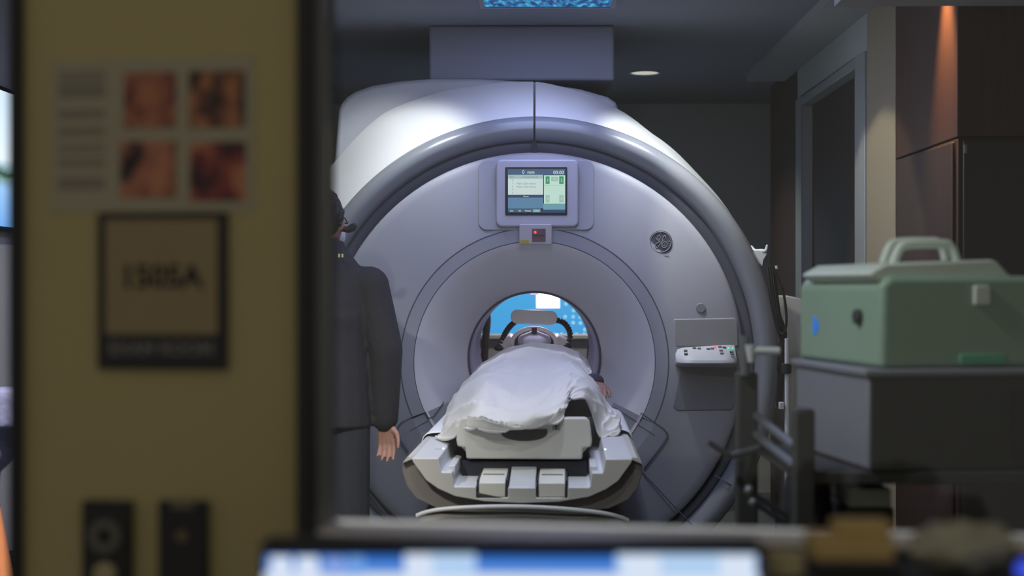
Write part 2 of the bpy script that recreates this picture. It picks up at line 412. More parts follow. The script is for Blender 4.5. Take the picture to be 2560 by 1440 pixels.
obj('bore_lip', MB().lathe([(0.318, 0.395), (0.309, 0.402), (0.308, 0.425), (0.318, 0.432)], C0, 96), m_groove, mri)
obj('groove_ring', MB().lathe([(0.944, 0.10), (0.955, 0.095), (0.985, 0.085), (1.000, 0.09), (1.008, 0.12)], C0, 144), m_groove, mri, smooth=60)
for a0, a1, nm in ((0.25, 179.8, 'right'), (-179.8, -0.25, 'left')):
    obj('outer_ring', MB().lathe([(0.998, 0.13), (1.000, 0.085), (1.010, 0.055), (1.030, 0.034), (1.055, 0.027), (1.080, 0.034), (1.102, 0.058), (1.115, 0.095), (1.118, 0.14), (1.105, 0.17)], C0, 100, a0, a1), m_ring, mri, smooth=70)
RB = [(-180, 1.14), (-150, 1.16), (-120, 1.26), (-90, 1.33), (-60, 1.345), (-46, 1.350), (-31.6, 1.386), (-21, 1.362), (-11, 1.338), (0, 1.33), (9.7, 1.30), (18, 1.264), (28.8, 1.216), (43.8, 1.18), (70, 1.155), (90, 1.14), (180, 1.14)]
def rb(a):
    for (a0, r0), (a1, r1) in zip(RB, RB[1:]):
        if a0 <= a <= a1:
            t = (a-a0)/(a1-a0); t = t*t*(3-2*t)*0.5 + t*0.5; return r0+(r1-r0)*t
    return 1.14
for a0, a1 in ((0.25, 180.0), (-180.0, -0.25)):
    rows = []
    for k in range(91):
        a = a0+(a1-a0)*k/90; b = rb(a); s, c = math.sin(R(a)), math.cos(R(a)); row = []
        for t in (0, .12, .3, .5, .7, .88, 1.0):
            r = 1.095 + (b-1.095)*(t**0.92); y = 0.14 + 0.36*t
            row.append(Vector((r*s, YF+y, ZC+r*c)))
        for dr_, y in ((-0.006, 0.515), (-0.03, 0.53), (-0.12, 0.54), (-0.2, 0.60)):
            r = max(b+dr_, 1.0); row.append(Vector((r*s, YF+y, ZC+r*c)))
        rows.append(row)
    for row in rows:
        for p in row: p.z = max(p.z, 0.02)
    obj('shroud', MB().grid(rows), m_white, mri, smooth=30)
obj('seam', MB().box(-0.012, 0.012, YF+0.07, YF+0.52, ZC+0.93, ZC+1.075), m_line, mri)
hp = [(820, 520), (833, 430), (846, 275), (853, 257), (866, 241), (888, 227), (930, 212), (1000, 201), (1080, 195), (1200, 196), (1340, 205), (1450, 222), (1520, 242), (1540, 256), (1550, 285), (1556, 430), (1560, 520)]
HY = 7.165
hpoly = [(AX(x, HY), AZ(y, HY)) for x, y in hp]
obj('rear_housing', MB().prism(hpoly, HY, 8.40), m_hous, mri, 0.02, seg=3)
obj('magnet_body', MB().lathe([(1.06, 0.16), (1.06, 1.72), (1.02, 1.80), (0.40, 1.84), (0.36, 1.80)], C0, 96), m_hous, mri, smooth=50)
obj('floor_plinth', MB().box(-0.75, 0.75, 6.85, 8.35, 0.0, 0.2), m_groove, mri, 0.01)
def fl(pts, Y=YF-0.002): return [at(x, y, Y) for x, y in pts]
def arc(r, a0, a1, n, y): return [Vector((r*math.sin(R(a0+(a1-a0)*k/n)), YF+y, ZC+r*math.cos(R(a0+(a1-a0)*k/n)))) for k in range(n+1)]
obj('seam', MB().tube(arc(0.602, -114.5, 117, 120, 0.001), 0.0026, 6), m_seam, mri)
obj('seam', MB().tube(arc(0.5425, -118, 119, 120, 0.002), 0.0023, 6), m_seam, mri)
obj('seam', MB().tube(fl([(1072, 1046), (1064, 1030), (1028, 1043), (1003, 1056), (995, 1066), (994, 1075), (1001, 1100), (1021, 1130)]), [.0023, .0023, .0023, .003, .0045, .005, .0055, .0055], 6), m_seam, mri)
obj('seam', MB().tube(fl([(1072, 1046), (1084, 1041), (1110, 1005)]), .0028, 6), m_seam, mri)
obj('seam', MB().tube(fl([(1025, 1076), (1070, 1051)]), .0015, 6), m_seam, mri)
obj('seam', MB().tube(fl([(1536, 1018), (1592, 1054), (1603, 1032), (1635, 1055), (1660, 1072), (1669, 1084), (1667, 1094), (1655, 1113), (1609, 1172)]), [.0023, .0023, .0023, .0023, .003, .0045, .005, .005, .005], 6), m_seam, mri)
obj('seam', MB().tube(fl([(1605, 1180), (1699, 1280), (1730, 1312)]), .003, 6), m_seam, mri)
obj('seam', MB().tube(fl([(1594, 1060), (1637, 1088)]), .0015, 6), m_seam, mri)
obj('seam', MB().tube(fl([(908, 1215), (965, 1285), (985, 1310)]), .0028, 6), m_seam, mri)
obj('seam', MB().tube([at(1786, 1188, YF+0.045), at(1815, 1205, YF+0.02), at(1838, 1220, YF+0.04)], .003, 6), m_seam, mri)
# display console
def XR(a, b, Y): return AX(a, Y), AX(b, Y)
x0, x1 = XR(1195, 1486, 6.64)
sr = MB().rrect(x0, x1, AZ(576, 6.66), AZ(398, 6.66), 0.04, 6.66, 6.70)
for p in sr.v: p.y += yd(math.hypot(p.x, p.z-ZC)) - 0.008 - 6.66
obj('display_surround', sr, m_panel, mri, 0.004)
x0, x1 = XR(1240, 1447, 6.60)
dc = obj('display_console', MB().rrect(x0, x1, AZ(566, 6.6), AZ(397, 6.6), 0.026, 6.632, 6.72), m_disp, mri, 0.008, seg=3)
x0, x1 = XR(1263, 1418, 6.628); z0, z1 = AZ(538, 6.628), AZ(418, 6.628)
scr = obj('screen_bezel', MB().rrect(x0, x1, z0, z1, 0.004, 6.628, 6.634), mat('bezel_navy', (24, 24, 52), 0.3), mri)
YS = 6.6275
def ui(name, a, b, c, d, m, y=YS): 
    p = at(a, c, y); q = at(b, d, y)
    return obj(name, MB().box(p.x, q.x, y-0.0004, y, q.z, p.z), m, scr)
e_bar = em('ui_bar', (62, 92, 124)); e_wht = em('ui_white', (206, 222, 222)); e_mint = em('ui_mint', (196, 226, 214)); e_blue = em('ui_blue', (92, 130, 166)); e_hdr = em('ui_header', (168, 190, 192))
e_grn = em('ui_green', (56, 150, 108)); e_txt = em('ui_text', (236, 240, 236)); e_dk = em('ui_dark', (44, 66, 104)); e_gry = em('ui_grey', (164, 192, 184)); e_tl = em('ui_teal', (110, 158, 172)); e_ink = em('ui_ink', (110, 128, 136))
ui('title_bar', 1269, 1413, 423, 437, e_bar)
ui('list_header', 1270, 1358, 437, 447, e_hdr); ui('list_area', 1270, 1358, 447, 487, e_wht)
ui('coil_area', 1360, 1413, 438, 509, e_mint); ui('divider', 1360, 1413, 462.5, 463.5, e_gry, YS-0.0006)
ui('section_bar', 1270, 1358, 488, 494, e_dk); ui('info_area', 1270, 1358, 494, 521, e_blue)
ui('status_area', 1358, 1413, 509, 524, e_tl); ui('tab_bar', 1270, 1352, 521, 531, e_bar); ui('tab', 1332, 1351, 523, 531, e_tl, YS-0.0006); ui('status_bar', 1353, 1413, 524, 532, e_dk)
ui('port_tile', 1364, 1374, 441, 460, e_grn, YS-0.0006); ui('port_tile', 1398, 1409, 441, 460, e_grn, YS-0.0006)
ui('port_tile', 1378, 1395, 442, 453, e_gry, YS-0.0006); ui('port_tile', 1364, 1374, 488, 506, e_gry, YS-0.0006); ui('port_tile', 1398, 1409, 488, 506, e_gry, YS-0.0006)
def stext(s, px, py, hpx, m, y=YS-0.001):
    return text('lettering', s, hpx/F_PX*y*1.35, Matrix.Translation(at(px, py, y)) @ FACE, m, scr, 0.0001)
stext('0  mm', 1321, 430.5, 9, e_txt); stext('00:00', 1396.5, 431.5, 9, e_txt)
stext('Port', 1280, 442, 4.5, e_ink); stext('Connected Coil', 1326, 442.5, 4.5, e_ink)
stext('Nova 32ch drxxx', 1316, 459, 5, e_ink); stext('Nova 32ch drxxx', 1316, 467, 5, e_ink)
for k, c in enumerate('01234'): stext(c, 1281, 450.5+8*k, 4.5, e_ink)
stext('1', 1369.5, 451, 7, e_txt); stext('2', 1404, 451, 7, e_txt); stext('A', 1387, 447.5, 4.5, e_txt); stext('4', 1369, 497, 6, e_txt); stext('3', 1403.5, 497, 6, e_txt)
stext('Notes', 1315, 491, 4, e_txt); stext('List', 1279, 527, 4.5, e_txt); stext('All', 1299, 527, 4.5, e_txt); stext('Notes', 1320, 527, 4.5, e_txt); stext('Coil', 1341, 527, 4.5, e_txt)
# laser module
x0, x1 = XR(1298, 1380, 6.60)
lm = obj('laser_module', MB().rrect(x0, x1, AZ(611, 6.6), AZ(560, 6.6), 0.006, 6.603, 6.68), mat('laser_shell', (178, 176, 180), 0.4), mri, 0.004)
p, q = at(1330, 572, 6.6), at(1364, 604, 6.6)
obj('laser_window', MB().box(p.x, q.x, 6.6005, 6.606, q.z, p.z), mat('laser_window', (112, 84, 92), 0.25), lm)
obj('laser_bar', MB().box(AX(1332, 6.6), AX(1362, 6.6), 6.597, 6.602, AZ(588, 6.6), AZ(584, 6.6)), m_groove, lm)
obj('red_lamp', MB().ball(at(1338, 581, 6.599), 0.0062, n=12), m_red, lm)
p, q = at(1301, 600, 6.6), at(1322, 608, 6.6)
obj('warning_label', MB().box(p.x, q.x, 6.6015, 6.604, q.z, p.z), mat('label_yellow', (176, 160, 60), 0.6), lm)
# badge with monogram
by = yd(0.78) - 0.004
bd = obj('badge', MB().cyl(at(1652, 605, by), at(1652, 605, by) + Vector((0, 0.012, 0)), 29/F_PX*by, n=48), mat('badge_dark', (66, 68, 80), 0.4), mri, 0.001)
e = mat('badge_line', (120, 122, 132), 0.4)
def bp(pts): return [at(1652+(x-815)/385*29, 605+(y-595)/385*29, by-0.001) for x, y in pts]
cb = at(1652, 605, by-0.001)
obj('badge_ring', MB().tube([cb + Vector((math.cos(2*math.pi*k/40), 0, math.sin(2*math.pi*k/40)))*0.0465 for k in range(41)], 0.0022, 6), e, bd)
for pts in ([(650, 450), (690, 520), (760, 540), (800, 430), (760, 375), (720, 430), (740, 560), (790, 610), (770, 700), (700, 790), (640, 760), (650, 660), (720, 620), (800, 560)],
            [(970, 470), (975, 390), (920, 400), (870, 520), (930, 540)],
            [(890, 540), (830, 640), (850, 740), (930, 790), (1010, 740), (1020, 650), (960, 590), (880, 630), (880, 710), (940, 730), (960, 680), (930, 650)]):
    P = bp(pts); obj('monogram', MB().tube([crom(P, k/40) for k in range(41)], 0.0021, 6), e, bd)
for x, y in ((800, 300), (825, 880), (545, 600), (1090, 575)): obj('badge_tick', MB().ball(bp([(x, y)])[0], 0.0034, 0.0015, 0.0034, 8), e, bd)
text('lettering', 'GE Healthcare', 0.0125, Matrix.Translation(at(1652, 640, by)) @ FACE, m_btn, bd); text('lettering', '3.0T', 0.0125, Matrix.Translation(at(1653, 647.5, by)) @ FACE, m_btn, bd)
obj('plug_cap', MB().cyl(at(1752, 770, yd(.79)-0.007), at(1752, 770, yd(.79)) + Vector((0, .01, 0)), 0.0215, n=32), m_recess2, mri, 0.002)
# control station
Yc = 6.675
def conform(mb, Y0, lift):
    for p in mb.v:
        r_ = math.hypot(p.x, p.z-ZC); p.y += yd(r_) - lift - Y0
    return mb
def quad(name, pts, Y0, Y1, m, bev=0.01, par=mri): return obj(name, conform(MB().prism([(at(x, y, Y0).x, at(x, y, Y0).z) for x, y in pts], Y0, Y1), Y0, 0.004), m, par, bev, seg=3)
quad('control_backplate', [(1682, 796), (1838, 794), (1846, 806), (1850, 868), (1688, 868)], Yc-0.004, Yc+0.03, m_recess, 0.008)
quad('control_pocket', [(1702, 905), (1843, 905), (1840, 1012), (1830, 1027), (1694, 1027), (1681, 1018)], Yc-0.004, Yc+0.03, m_recess2, 0.006)
xs0, xs1 = AX(1692, 6.58), AX(1846, 6.58)
cs = MB(); prof = [(6.69, 1.168), (6.60, 1.125), (6.565, 1.100), (6.56, 1.085), (6.60, 1.072), (6.69, 1.06)]
rows = []
for k in range(15):
    t = k/14; x = xs0+(xs1-xs0)*t; e_ = min(t, 1-t)*14
    ins = {0: 0.055, 1: 0.022, 2: 0.008}.get(round(e_), 0)
    rows.append([Vector((x, min(6.69, y+ins*(1 if y < 6.66 else 0)), z)) for y, z in prof])
cs.grid(rows); cs.f.append(list(range(6))); cs.f.append([14*6+i for i in range(6)])
csf = obj('control_shelf', cs, m_shelf, mri, 0.004)
def onshelf(px, py):
    for k in range(60):
        Y = 6.68-0.12*k/60; p = at(px, py, Y)
        z = 1.168-(6.69-Y)/0.09*0.043 if Y > 6.60 else 1.125-(6.60-Y)/0.035*0.025
        if p.z >= z: return Vector((p.x, Y, z+0.002))
    return Vector((p.x, 6.6, 1.125))
for px, py in ((1713, 866), (1714, 877), (1715, 885), (1736, 871), (1748, 872), (1771, 873), (1781, 872), (1800, 868), (1803, 877), (1805, 884), (1811, 869), (1829, 880), (1831, 886)):
    obj('button', MB().box(-0.008, 0.008, -0.006, 0.006, -0.003, 0.002).xf(Matrix.Translation(onshelf(px, py)) @ Matrix.Rotation(R(25), 4, 'X')), m_btn, csf, 0.001)
obj('indicator_or_glint', MB().ball(onshelf(1788, 869), 0.0055, n=10), m_red, csf)
for px in (1821, 1832): obj('indicator_or_glint', MB().ball(onshelf(px, 871), 0.004, n=10), m_green, csf)
# added glow strip hidden under the bore roof, brightens the face mask
obj('bore_fill_strip', MB().box(-0.02, 0.02, YF+0.50, YF+1.0, ZC+0.300, ZC+0.3065), em('bore_fill_strip', (190, 170, 235), 1.5), mri, 0.002)
bl0 = bpy.data.lights.new('bore_fill', 'AREA'); bl0.shape = 'RECTANGLE'; bl0.size = 0.04; bl0.size_y = 0.5; bl0.energy = 1.6; bl0.color = (0.82, 0.78, 1.0)
blo = bpy.data.objects.new('bore_fill', bl0); link(blo, mri); blo.location = (0, YF+0.75, ZC+0.298)
# side hook
hk = MB(); P = [at(1876, 618, 6.85), at(1886, 628, 6.83), at(1905, 628, 6.81), at(1914, 626, 6.80), at(1918, 612, 6.80)]
hk.tube([crom(P, k/16) for k in range(17)], [0.012]*9+[0.010, 0.010, 0.009, 0.008, 0.007, 0.006, 0.006, 0.005], 8)
hk.prism([(at(x, y, 6.80).x, at(x, y, 6.80).z) for x, y in ((1878, 625), (1912, 628), (1918, 634), (1908, 650), (1906, 665), (1895, 655))], 6.80, 6.83)
obj('cable_hook', hk, m_plast, mri, 0.002)

# black cable loops hanging from the scanner side
cb_ = thing('cable_bundle', 'looped bundle of black cables hanging on the right side of the scanner', 'cables', at(1950, 1010, 6.72))
for i in range(8):
    o = i*0.006; d = (i % 3)*0.008
    P = [at(1918+2*i, 668+(i % 3)*2, 6.61+d), at(1928+2.6*i, 740+6*i, 6.60+d), at(1940+2.8*i, 800+8*(i % 4), 6.61), at(1953+1.2*i, 845-4*(i % 3), 6.62+d), at(1955-1.0*i, 870+14*(i % 4), 6.63), at(1955-0.8*i, 940, 6.64+d), at(1950-0.6*i, 1015, 6.66)]
    obj('cable', MB().tube([crom(P, k/30) for k in range(31)], 0.0105, 8), m_cable, cb_)
P = [at(1935, 672, 6.60), at(1958, 730, 6.59), at(1966, 800, 6.59), at(1958, 836, 6.60), at(1945, 820, 6.61)]
obj('cable', MB().tube([crom(P, k/24) for k in range(25)], 0.006, 7), m_cable, cb_)
obj('cable_tip', MB().cyl(at(1940, 664, 6.59), at(1942, 672, 6.59), 0.006), m_plast, cb_)
# white pole with collar, and white panel behind it
YP = 6.2
ip = thing('infusion_pole', 'slim white upright pole with a black collar beside the scanner', 'pole', (AX(1968, YP), YP, 0))
obj('pole', MB().cyl((AX(1968, YP), YP, 0.05), (AX(1968, YP), YP, AZ(846, YP)), 0.0105), m_plast, ip)
obj('collar', MB().cyl((AX(1966, YP), YP, AZ(933, YP)), (AX(1966, YP), YP, AZ(908, YP)), 0.021), m_rubber, ip, 0.003)
obj('clip', MB().box(AX(1947, YP), AX(1959, YP), YP-0.02, YP+0.01, AZ(1022, YP), AZ(1004, YP)), m_plast, ip, 0.003)
bs = MB()
for k in range(5):
    a = 2*math.pi*k/5; bs.tube([(AX(1968, YP), YP, 0.06), (AX(1968, YP)+0.13*math.cos(a), YP+0.13*math.sin(a), 0.03)], 0.014)
obj('base', bs, m_black, ip)
wp = MB().prism([(AX(1959, 7.0), 0.0), (AX(2010, 7.0), 0.0), (AX(2010, 7.0), AZ(748, 7.0)), (AX(1988, 7.0), AZ(743, 7.0)), (AX(1966, 7.0), AZ(738, 7.0)), (AX(1961, 7.0), AZ(742, 7.0))], 7.0, 7.25)
tag(obj('equipment_cabinet', wp, mat('cabinet_pale', (176, 178, 176), 0.5), None, 0.006), 'narrow pale upright cabinet behind the white pole and black cables', 'cabinet')

# ------------------------------------------------------------------ blue screen behind the bore
YB = 9.55
bsn = thing('blue_light_screen', 'glowing blue screen with dotted lights seen through the scanner bore', 'screen', (0, YB, 0))
zb = AZ(837, YB)
bm_ = ramp_mat('blue_glow', [(0.0, (60, 158, 226)), (0.5, (74, 174, 236)), (1.0, (110, 186, 240))], 'Z', 1.0, 3, 0.25)
obj('glow_panel', MB().box(-0.62, 0.62, YB, YB+0.02, zb, zb+0.75), bm_, bsn)
obj('frame', MB().box(-0.64, 0.64, YB+0.021, YB+0.05, zb-0.02, zb+0.77), m_black, bsn)
for sx in (-0.5, 0.5): obj('leg', MB().box(sx-0.02, sx+0.02, YB+0.01, YB+0.05, 0, zb-0.02), m_black, bsn)
m_dot = em('dot_light', (150, 212, 248), 1.0)
dots = [(1415, 760), (1433, 759), (1434, 776), (1450, 778), (1413, 792), (1433, 792), (1451, 793), (1433, 807), (1451, 808), (1462, 824), (1386, 836), (1404, 836), (1441, 836), (1460, 836), (1422, 836), (1430, 746)]
for px, py in dots: obj('dot_light', MB().ball(at(px, py, YB-0.004), 0.0125, 0.004, 0.0125, 12), m_dot, bsn)
ll = thing('led_lamp', 'small bright white LED matrix lamp in front of the blue screen', 'lamp', at(1370, 752, YB-0.06))
p0 = at(1341, 734, YB-0.06); p1 = at(1399, 770, YB-0.06)
obj('housing', MB().box(p0.x-.004, p1.x+.004, YB-0.055, YB-0.001, p1.z-.004, p0.z+.004), mat('lamp_shell', (214, 206, 236), 0.5, emit=(214, 206, 250), estr=0.75), ll, 0.003)
for i in range(6):
    for j in range(4):
        x = p0.x+(p1.x-p0.x)*(i+.5)/6; z = p1.z+(p0.z-p1.z)*(j+.5)/4
        obj('led', MB().box(x-.0085, x+.0085, YB-0.06, YB-0.054, z-.0085, z+.0085), m_led, ll)
spot('lamp', ((p0.x+p1.x)/2, YB-0.08, (p0.z+p1.z)/2), (0, 7.4, 1.35), 16, 70, (0.86, 0.62, 1.0), 0.7, 0.04, ll)
bl = thing('rear_bench', 'low pale bench counter below the blue screen behind the scanner', 'counter', (0, 9.15, 0))
obj('top', MB().box(-1.0, 1.0, 9.25, 9.50, 1.10, 1.127), mat('bench_top', (176, 170, 162), 0.6), bl, 0.004)
obj('body', MB().box(-0.98, 0.98, 9.27, 9.48, 0.0, 1.10), mat('bench_body', (150, 146, 146), 0.6), bl)
for xa, xb, lab in ((1207, 1226, 'left'), (1472, 1485, 'right')):
    st = MB(); Y = 8.88
    st.tube([at((xa+xb)/2-6, 905, Y), at((xa+xb)/2-3, 850, Y), at((xa+xb)/2+2, 800, Y), at((xa+xb)/2+4, 772, Y)], [(xb-xa)/2/F_PX*Y]*3+[(xb-xa)/3/F_PX*Y], 12)
    st.cyl((AX((xa+xb)/2-6, Y), Y, 0), at((xa+xb)/2-6, 905, Y), 0.02)
    tag(obj('coil_stand', st, m_brown), 'dark upright stand behind the bore at its %s edge' % lab, 'stand')

# ------------------------------------------------------------------ patient table (turned slightly)
TA = R(1.25); TM = Matrix.Translation((0, 6.62, 0)) @ Matrix.Rotation(-TA, 4, 'Z')
# local: x right, y towards gantry (negative = towards the camera), z up
tb = thing('patient_table', 'white MRI patient table with stepped foot end docked to the scanner', 'patient table', (0, 5.6, 0))
YN = -1.85; SN = F_PX/4.77
def tl(px, py): return ((px-1305)/SN, CAMZ-(py-720)/SN)
def tob(name, mb, m, bev=0, par=tb, **k): return obj(name, mb.xf(TM), m, par, bev, **k)
zr = tl(0, 1146)[1]; z1_ = tl(0, 1181)[1]; z2_ = tl(0, 1217)[1]; z3_ = tl(0, 1244)[1]
half = [(0.356, zr), (0.27, zr), (0.262, z1_+0.004), (0.258, z1_), (0.226, z1_), (0.221, z2_+.004), (0.217, z2_), (0.148, z2_), (0.148, z3_), (0.045, z3_), (0.045, z2_-.002)]
prof = half + [(-x, z) for x, z in reversed(half)]
low = [(-0.352, zr-0.012), (-0.335, 0.835), (-0.310, 0.80), (-0.27, 0.772), (-0.215, 0.748), (-0.12, 0.732), (0, 0.727), (0.12, 0.732), (0.215, 0.748), (0.27, 0.772), (0.310, 0.80), (0.335, 0.835), (0.352, zr-0.012)]
tob('rail_body', MB().prism(prof + low, YN, -0.06), m_tab, 0.004)
tob('end_cap', MB().prism([(x*0.999, z-0.0015) for x, z in prof] + low, YN-0.004, YN+0.001), m_tabend, 0.002)
sh = [(0.372, zr-0.004), (0.388, zr-0.02), (0.390, 0.825), (0.375, 0.775), (0.345, 0.735), (0.28, 0.705), (0.15, 0.692)]
shell = sh + [(-x, z) for x, z in reversed(sh)]
inner = [(-0.345, zr-0.006)] + [(x, z) for x, z in low] + [(0.345, zr-0.006)]
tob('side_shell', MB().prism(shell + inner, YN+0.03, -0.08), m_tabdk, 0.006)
for s in (-1, 1):
    tob('rail_edge', MB().prism([(s*0.350, zr-0.002), (s*0.388, zr-0.018), (s*0.372, zr+0.001), (s*0.356, zr+0.0025)], YN+0.012, -0.08), m_tabend)
    c = s*0.0965
    pd = MB().prism([(YN+0.006, z3_+0.001), (YN+0.006, tl(0, 1208)[1]), (YN+0.05, tl(0, 1208)[1]+0.008), (YN+0.27, 0.806), (YN+0.27, z3_)], c-0.043, c+0.043, 'YZ')
    pdo = tob('pedal', pd, m_cream, 0.003)
    obj('pedal_groove', MB().box(c-0.035, c+0.035, YN+0.125, YN+0.132, 0.800, 0.8045).xf(TM), m_recess2, pdo)
    for k in (-1, 1):
        tob('slot', MB().box(c+k*0.0465-0.003, c+k*0.0465+0.003, YN+0.004, YN+0.27, z3_, 0.80), m_line)
    # stepped guide blocks beside the cradle
    tob('guide_block', MB().box(s*0.232-0.012, s*0.232+0.012, YN+0.06, YN+0.30, z1_-0.02, z1_+0.014), m_tab, 0.003)
    tob('indicator_or_glint', MB().ball((s*0.275, YN+0.26, zr+0.002), 0.004, n=8), em('glint_white', (240, 244, 250), 1.5))  # specular white dot on the rail, put in as a glowing ball
    tob('marking', MB().box(s*0.275-0.03, s*0.275-0.008, YN+0.258, YN+0.262, zr, zr+0.0008), m_recess2)
tob('center_block', MB().prism([(YN+0.002, z3_-0.01), (YN+0.002, z2_-0.001), (YN+0.27, 0.812), (YN+0.27, z3_)], -0.043, 0.043, 'YZ'), m_tab, 0.003)
tob('release_plate', MB().box(-0.02, 0.02, YN+0.12, YN+0.16, 0.790, 0.796), m_plast, 0.002)
tob('dark_gap', MB().box(-0.21, 0.21, YN+0.27, YN+0.30, 0.745, 0.83), m_line)
# bumper rail and pedestal
bpth = []
for k in range(41):
    t = -1+2*k/40; x = 0.342*t
    bpth.append(Vector((x, YN-0.015+0.05*t**4, 0.717-0.026*t**2-0.018*t**8-0.006*t)))
tob('bumper', MB().tube(bpth, 0.0075, 10), m_tab)
tob('pedestal', MB().prism([(-0.335, 0.02), (0.335, 0.02), (0.338, 0.67), (0.25, 0.693), (0, 0.705), (-0.25, 0.70), (-0.338, 0.677)], YN+0.0, -0.45), mat('pedestal_grey', (92, 88, 84), 0.6), 0.02)
# cradle
YC = -1.60; SC = F_PX/5.02
def tc_(px, py): return ((px-1313)/SC, CAMZ-(py-720)/SC)
cpz = [tc_(1458, 1148), tc_(1460, 1119), tc_(1480, 1117), tc_(1483, 1100), tc_(1476, 1052), tc_(1468, 1044)]
cpoly = cpz + [(-x, z) for x, z in reversed(cpz)]
cr = tob('cradle', MB().prism(cpoly, YC, YC+0.05), m_crad, 0.006)
CT = 0.925
tob('cradle_tray', MB().prism([(-.19, .845), (.19, .845), (.225, .885), (.228, CT+.012), (.21, CT+.012), (.15, CT), (-.15, CT), (-.21, CT+.012), (-.228, CT+.012), (-.225, .885)], YC+.05, 1.55), m_crad, 0.004)
hpz = []
for k in range(17):
    a = math.pi*k/16; hpz.append((0.08*math.cos(a), tc_(0, 1073)[1] - 0.040*math.sin(a)**0.6))
obj('grip_recess', MB().prism(hpz, YC-0.004, YC+0.01).xf(TM), m_rubber, cr, 0.003)
x_, z_ = tc_(1393, 1065)
obj('icon_plate', MB().box(x_-.0125, x_+.0125, YC-0.002, YC+.002, z_-.014, z_+.014).xf(TM), m_recess, cr)
obj('icon_figure', MB().box(x_-.003, x_+.003, YC-0.003, YC, z_-.011, z_+.006).ball((x_, YC-.002, z_+.009), .003, n=8).box(x_-.007, x_+.007, YC-0.003, YC, z_-.001, z_+.002).xf(TM), m_line, cr)
CTOP = cpz[-1][1]

# ------------------------------------------------------------------ people
def lat_frame(a, b):
    u = (Vector(b)-Vector(a)).normalized(); return u
def loft(mb, rings, n=20):
    """rings: (centre, lateral axis, depth axis, rx, ry)"""
    rows = []
    for c, la, da, rx, ry in rings:
        rows.append([Vector(c) + la*(rx*math.cos(2*math.pi*k/n)) + da*(ry*math.sin(2*math.pi*k/n)) for k in range(n)])
    o = len(mb.v); mb.grid(rows, close_u=True)
    mb.f.append([o+k for k in range(n)]); mb.f.append([o+(len(rows)-1)*n+k for k in range(n)])
def torso(mb, J, g=0.0, lo=-0.10, hi=1.0):
    pel, ch, nk = Vector(J['pelvis']), Vector(J['chest']), Vector(J['neck'])
    la = lat_frame(J['shl'], J['shr'])
    S = [(-0.10, .135, .085), (0.0, .165, .112), (0.22, .15, .105), (0.45, .155, .108), (0.68, .175, .118), (0.84, .182, .10), (0.93, .15, .082), (1.0, .07, .065)]
    rings = []
    for t, rx, ry in S:
        if t < lo-1e-6 or t > hi+1e-6: continue
        if t <= 0.68: c = pel + (ch-pel)*(t/0.68)
        else: c = ch + (nk-ch)*((t-0.68)/0.32)
        sp = (ch-pel).normalized() if t < .5 else (nk-ch).normalized()
        da = la.cross(sp).normalized()
        rings.append((c, la, da, rx+g, ry+g))
    loft(mb, rings)
def limb(mb, pts, rad):
    for (a, b, ra, rb_) in zip(pts, pts[1:], rad, rad[1:]): mb.cap(a, ra, b, rb_)
def hand(mb, wrist, d, nrm, thumb, curl=0.35, s=1.0):
    """d: finger direction, nrm: direction the palm faces, thumb: +1/-1 side along d x nrm"""
    wrist = Vector(wrist); d = Vector(d).normalized(); nrm = (Vector(nrm) - d*Vector(nrm).dot(d)).normalized(); sd = d.cross(nrm)*thumb
    for k, o in enumerate((0.030, 0.010, -0.010, -0.029)):
        mb.cap(wrist + sd*o*0.6*s + d*0.01*s, 0.015*s, wrist + sd*o*s + d*0.088*s, 0.0125*s, 10)
    for o, L, c in ((0.031, 0.072, 0.8), (0.0105, 0.082, 1.0), (-0.010, 0.076, 1.1), (-0.030, 0.06, 1.25)):
        p = wrist + sd*o*s + d*0.088*s; dd = (d + sd*o*2.2).normalized(); ang = 0.15
        for seg, (fl_, r0, r1) in enumerate(((0.46, 0.0098, 0.0088), (0.30, 0.0088, 0.008), (0.24, 0.008, 0.0068))):
            ang += curl*c
            v = dd*math.cos(ang*0.8) + nrm*math.sin(ang*0.8)
            q = p + v*L*fl_*s; mb.cap(p, r0*s, q, r1*s, 10); p = q
    p = wrist + sd*0.022*s + d*0.02*s; q = p + (sd*0.75 + d*0.75 + nrm*0.25).normalized()*0.048*s
    mb.cap(p, 0.0145*s, q, 0.0105*s, 10); q2 = q + (sd*0.25 + d + nrm*0.35).normalized()*0.034*s; mb.cap(q, 0.0105*s, q2, 0.0092*s, 10)
    mb.cap(q2, 0.0092*s, q2 + (d + nrm*0.4).normalized()*0.024*s, 0.007*s, 10)
def head(mb, c, up, fw, s=1.0):
    c = Vector(c); up = Vector(up).normalized(); fw = (Vector(fw)-up*Vector(fw).dot(up)).normalized(); la = fw.cross(up)
    M = Matrix((la, fw, up)).transposed()
    mb.ball(c, 0.076*s, 0.096*s, 0.112*s, 20, M)
    mb.ball(c - up*0.045*s + fw*0.028*s, 0.060*s, 0.068*s, 0.072*s, 16, M)
    mb.ball(c - up*0.098*s + fw*0.062*s, 0.026*s, 0.024*s, 0.020*s, 12, M)
    mb.cap(c + fw*0.092*s + up*0.012*s, 0.009*s, c + fw*0.116*s - up*0.024*s, 0.014*s, 10)
    for k in (-1, 1): mb.ball(c + la*0.078*s*k - fw*0.004*s - up*0.006*s, 0.012*s, 0.020*s, 0.032*s, 12, M)
    mb.cap(c + fw*0.09*s - up*0.058*s - la*0.018*s, 0.0075*s, c + fw*0.09*s - up*0.058*s + la*0.018*s, 0.0075*s, 8)
    return la, fw, up
